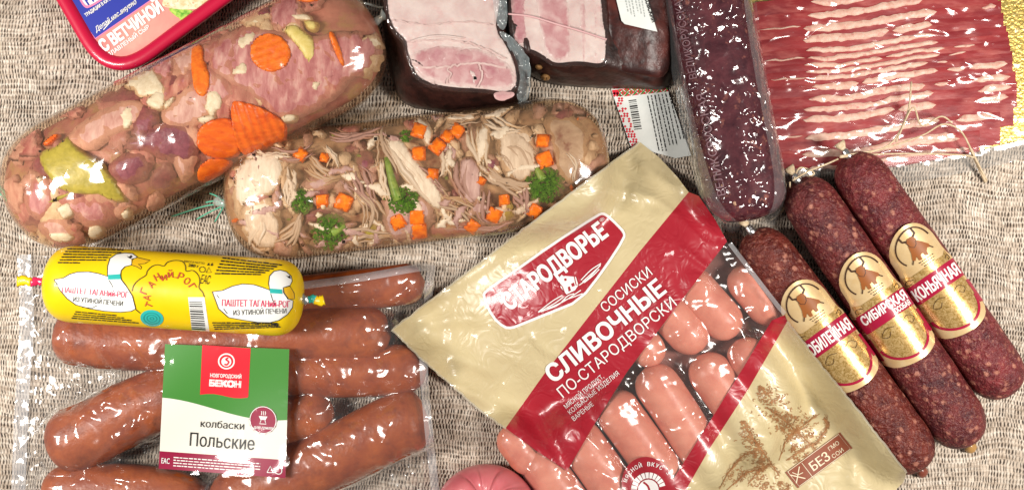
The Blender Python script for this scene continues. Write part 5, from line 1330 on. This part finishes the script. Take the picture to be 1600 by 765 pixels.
# creases of the stiff foil
for pts, a_, w_ in [([(640, 520), (700, 500), (760, 500)], 5, 8), ([(660, 545), (720, 560), (790, 590)], 6, 9), ([(690, 590), (740, 615), (785, 640)], 5, 7), ([(650, 495), (720, 440), (800, 385), (900, 310)], 4, 7), ([(960, 262), (985, 290), (1010, 330)], 6, 8), ([(985, 245), (1030, 280), (1070, 300)], 5, 7), ([(900, 330), (940, 300), (980, 300), (1040, 312)], 5, 8),
                    ([(1000, 300), (1050, 330), (1110, 390)], 3.5, 5), ([(1060, 380), (1080, 400), (1120, 430)], 4, 4), ([(1120, 372), (1170, 430), (1225, 490)], 6, 6), ([(830, 520), (850, 545), (880, 560)], 4, 6), ([(800, 650), (840, 690), (872, 725)], 4, 5), ([(890, 660), (930, 695), (980, 750)], 5, 4), ([(960, 600), (1010, 640), (1050, 690)], 4, 4), ([(1030, 560), (1070, 600), (1100, 650)], 4, 4), ([(1230, 510), (1280, 560), (1330, 640), (1380, 700)], 7, 9), ([(1240, 560), (1290, 620), (1350, 690), (1380, 740)], 6, 9), ([(1180, 610), (1220, 640), (1290, 650)], 4, 8), ([(1120, 700), (1180, 680), (1260, 700)], 4, 8), ([(1310, 660), (1330, 720), (1330, 765)], 6, 8), ([(1190, 470), (1210, 500), (1190, 530)], 5, 5), ([(1130, 480), (1150, 500), (1170, 540)], 4, 4)]:
    BF.crease(pts, a_, w_ * 1.15)
BF.Z += 2.6 * ridged(BF.X / 70, BF.Y / 54, 3) + .35 * ridged(BF.X / 17, BF.Y / 17, 8)
def foil_bag(name, c1, c2):
    m, nt = new_mat(name); v = co(nt)
    col = ramp(nt, noise(nt, v, 50, 3), [(.3, c1), (.7, c2)])
    p = nd(nt, 'BsdfPrincipled', {'Base Color': col, 'Roughness': .36, 'Coat Weight': .4, 'Coat Roughness': .14, 'Metallic': .0, 'Specular IOR Level': .5})
    n1 = mth(nt, 'ABSOLUTE', mth(nt, 'SUBTRACT', noise(nt, v, 34, 2, .5, 1.2), .5))
    b_ = bump(nt, n1, .28, 14); nt.links.new(b_, p.inputs['Normal']); nt.links.new(folds(nt, v, 26, .36, (.45, .75), 60), p.inputs['Coat Normal'])
    out(nt, p.outputs[0]); return m
M['bag_gold'] = foil_bag('gold_film', (.53, .435, .245), (.59, .495, .285))
M['bag_red'] = foil_bag('red_film', (.33, .010, .022), (.37, .014, .028))
M['window'] = film('window_film', milk=.035, milkc=(.8, .74, .72), size=32, slope=.44, gain=1.7, rough=.17, calm=(.36, .6))
fb = thing('frankfurter_bag', 1000, 500, 'gold and dark red bag of frankfurters with a clear window', 'bag')
gold_top = [(613, 515), (700, 448), (800, 372), (900, 296), (1000, 222), (1030, 246), (1058, 276), (1076, 300), (1000, 392), (920, 494), (850, 584), (790, 668), (748, 638), (700, 596), (655, 556)]
red = [(1076, 300), (1092, 306), (1118, 344), (1136, 377), (1084, 444), (1030, 514), (980, 580), (930, 660), (886, 735), (836, 702), (790, 668), (850, 584), (920, 494), (1000, 392)]
window = [(1136, 377), (1160, 406), (1206, 466), (1226, 492), (1206, 500), (1160, 576), (1100, 672), (1060, 735), (1020, 800), (990, 860), (900, 860), (850, 800), (815, 740), (782, 690), (790, 668), (836, 702), (886, 735), (930, 660), (980, 580), (1030, 514), (1084, 444)]
strip = [(1206, 500), (1226, 492), (1230, 502), (1170, 606), (1110, 698), (1072, 764), (1030, 840), (1000, 860), (990, 860), (1020, 800), (1060, 735), (1100, 672), (1160, 576)]
gold_low = [(1230, 502), (1280, 566), (1340, 640), (1416, 738), (1412, 752), (1400, 764), (1380, 860), (1000, 860), (1030, 840), (1072, 764), (1110, 698), (1170, 606)]
gt = sheet('gold_panel', gold_top, BF.h, M['bag_gold'], fb, 0, 4)
rbnd = sheet('red_band', red, BF.h, M['bag_red'], fb, 0, 4)
sheet('window_film', window, BF.h, M['window'], fb, 0, 4)
sheet('red_strip', strip, BF.h, M['bag_red'], fb, 0, 4)
gl = sheet('gold_panel', gold_low, BF.h, M['bag_gold'], fb, 0, 4)
M['back'] = mat('bag_back', (.30, .11, .085), (.38, .15, .12), 40, rough=.5)
sheet('back_film', window, flat(3.0), M['back'], fb, 0, 20)
# pale rolled edges of the bag
M['edge_film'] = film('bag_edge', milk=.5, milkc=(.72, .66, .5), size=6, slope=.4, gain=2.0, rough=.1)
for l in ([(613, 515), (700, 448), (800, 372), (900, 296), (1000, 222)], [(613, 515), (655, 556), (700, 596), (748, 638), (790, 668)], [(1230, 502), (1280, 566), (1340, 640), (1416, 738)]):
    P = spline(l, 60); P = P + RNG.normal(0, .5, P.shape); Art().line(P, 3.2).build('crimped_edge', BF.h, M['edge_film'], fb, 1.2, 4)
Art().line(spline([(1140, 380), (1206, 466), (1226, 490)], 30), 7).build('window_seam', BF.h, M['bag_seam'], fb, 1.4, 4)
# brand plate
plate = np.array([(753, 463), (757, 453), (800, 424), (860, 381), (933, 334), (942, 331), (950, 335), (966, 350), (977, 362), (977, 373), (945, 422), (907, 471), (860, 490), (813, 509), (800, 514), (787, 513), (768, 496)])
pl = sheet('plate_border', smooth_poly(plate, 1), BF.h, M['white'], gt, 1.2, 4)
sheet('brand_plate', inset(smooth_poly(plate, 1), 4.2), BF.h, M['bag_red'], gt, 2.2, 4)
a = Art(); a.text('СТАРОДВОРЬЕ', (796, 485), (951, 367), 27, .045)
a.text('®', (938, 347), (945, 343), 5, .0)
# little house with rays
def HL(l): return [(740 + x / 3.824, 330 + y / 3.824) for x, y in l]
a.poly(HL([(512, 400), (545, 385), (610, 390), (625, 440), (605, 470), (555, 495), (520, 455)]))
a.poly(HL([(500, 410), (525, 378), (540, 388), (512, 425)]))
for q in (([(385, 600), (470, 535), (530, 500)]), ([(390, 600), (480, 550), (535, 512)]), ([(400, 598), (500, 560), (560, 505), (600, 490)]), ([(440, 580), (540, 535), (640, 470)]), ([(540, 530), (610, 505), (650, 490)]),
          ([(760, 310), (700, 350), (640, 410)]), ([(755, 325), (705, 370), (650, 420)]), ([(750, 345), (710, 385), (660, 425)]), ([(758, 318), (690, 395), (630, 440)])): a.line(HL(spline(q, 14)), 1.5)
a.build('lettering', BF.h, M['white'], gt, 3.3, 4)
a = Art(); a.poly(HL([(540, 402), (552, 398), (556, 412), (544, 416)])); a.poly(HL([(582, 432), (598, 424), (604, 444), (588, 450)])); a.poly(HL([(562, 452), (574, 446), (580, 472), (568, 478)])); a.line(HL([(548, 500), (530, 450), (512, 430)]), 1.2); a.line(HL([(600, 385), (612, 440), (630, 435)]), 1.2)
a.build('house_windows', BF.h, M['bag_red'], gt, 4.0, 4)
a = Art(); a.text('СОСИСКИ', (946, 488), (1020, 428), 16, -.014); a.text('СЛИВОЧНЫЕ', (865, 598), (1042, 455), 27, .035); a.text('ПО-СТАРОДВОРСКИ', (880, 621), (1058, 476), 18, -.014)
a.text('МЯСНОЙ ПРОДУКТ,', (885, 638), (944, 589), 7.5, -.004); a.text('КОЛБАСНЫЕ ИЗДЕЛИЯ', (891, 647), (968, 584), 7.5, -.004); a.text('ВАРЕНЫЕ', (897, 657), (928, 632), 7.5, -.004)
a.build('lettering', BF.h, M['white'], rbnd, 1.5, 4)
# round badge on the window
M['badge'] = foil_bag('badge_red', (.30, .012, .022), (.34, .016, .028))
bd = Art().poly(ell(1013, 760, 41, 48, -20, 40)).build('round_badge', BF.h, M['badge'], fb, .9, 4)
a = Art()
for j in range(13):
    t = math.radians(-200 + j * 15); c_ = np.array((1013., 764.)); u = np.array([math.cos(t), math.sin(t)]); n_ = np.array([-u[1], u[0]])
    a.poly([c_ + u * 18 - n_ * 2.0, c_ + u * 18 + n_ * 2.0, c_ + u * 27 + n_ * 2.8, c_ + u * 27 - n_ * 2.8])
a.poly(ell(1013, 764, 16, 16, 0, 24))
txt = 'НАСТОЯЩИЙ МЯСНОЙ ВКУС'
txt = '   ЩИЙ МЯСНОЙ ВКУС -'
for j, ch in enumerate(txt):
    if ch == ' ': continue
    t = math.radians(-232 + j * 10.2); c_ = np.array((1013., 762.)); u = np.array([math.cos(t), math.sin(t)]); d_ = np.array([-u[1], u[0]]); p = c_ + u * 35; a.text(ch, p - d_ * 2.4, p + d_ * 2.4, 6.5, .02)
a.build('badge_print', BF.h, M['white'], bd, 1.6, 4)
Art().line(spline([(1005, 752), (1012, 758), (1016, 768), (1024, 774)], 10), 3).build('badge_mark', BF.h, M['bag_red'], bd, 2.0, 4)
# engraving of plants and the stamp on the lower gold panel
M['sepia'] = mat('sepia_ink', (.30, .13, .05), (.42, .21, .09), 9, rough=.5)
a = Art(); rr = random.Random(5)
def LQ(x, y): return (960 + x / 2.685, 480 + y / 2.685)
def scrib(cx, cy, rx, ry, rot, n):
    cs, sn = math.cos(rot), math.sin(rot)
    for _ in range(n):
        u, v_ = rr.gauss(0, .45), rr.uniform(-1, 1); wd = math.sqrt(max(.05, 1 - v_ * v_)); x, y = u * rx * wd, v_ * ry
        x, y = cx + x * cs - y * sn, cy + x * sn + y * cs; r_ = rr.uniform(2.5, 6.5); a0 = rr.uniform(0, 6.28)
        a.line([LQ(x + r_ * math.cos(a0 + k_), y + r_ * math.sin(a0 + k_)) for k_ in np.linspace(0, rr.uniform(2.2, 4.4), 7)], rr.uniform(.7, 1.25))
scrib(690, 440, 78, 135, -.62, 330); scrib(580, 570, 46, 105, -.42, 190); scrib(800, 500, 66, 50, -.6, 60); scrib(770, 610, 60, 40, -.5, 70); scrib(620, 720, 60, 40, -.3, 60); scrib(520, 700, 70, 30, -.7, 40); scrib(700, 760, 60, 30, 0, 60)
for l in ([(640, 420), (720, 480), (800, 550), (850, 600)], [(545, 500), (620, 600), (690, 700)], [(440, 760), (480, 690), (540, 620), (600, 610)], [(470, 765), (520, 720), (560, 690), (640, 670)], [(690, 640), (720, 560), (760, 520), (850, 450)], [(720, 640), (780, 600), (850, 560), (880, 520)], [(560, 740), (600, 690), (650, 650)], [(870, 540), (890, 500), (880, 460)]):
    a.line([LQ(*p) for p in spline(l, 24)], 1.3)
    for _ in range(5): a.line([LQ(p[0] + rr.uniform(-14, 14), p[1] + rr.uniform(-14, 14)) for p in spline(l, 24)[rr.randrange(0, 12):]], .6)
a.build('plant_engraving', BF.h, M['sepia'], gl, .9, 8)
M['stamp'] = mat('stamp_ink', (.25, .075, .04), rough=.45)
a = Art(); q = [LQ(716, 690), LQ(945, 522), LQ(998, 588), LQ(768, 756)]
a.poly(q); a.build('stamp_plate', BF.h, M['stamp'], gl, 1.3, 5)
a = Art(); c_ = np.mean(q, 0); a.line([tuple(c_ + (np.array(p) - c_) * .93) for p in q], .9, True); a.line([LQ(785, 650), LQ(835, 715)], .9)
a.text('БЕЗ', LQ(835, 685), LQ(908, 632), 15, .02); a.text('ГМО', LQ(903, 600), LQ(944, 570), 6.5, .0); a.text('СОИ', LQ(918, 632), LQ(962, 600), 6.5, .0)
a.line([LQ(735, 700), LQ(800, 715)], 1.6); a.line([LQ(775, 665), LQ(762, 735)], 1.6); a.line([LQ(745, 690), LQ(770, 700), LQ(790, 690)], 1.2)
a.build('stamp_lettering', BF.h, mat('cream_ink', (.74, .66, .48), rough=.4), gl, 1.8, 5)
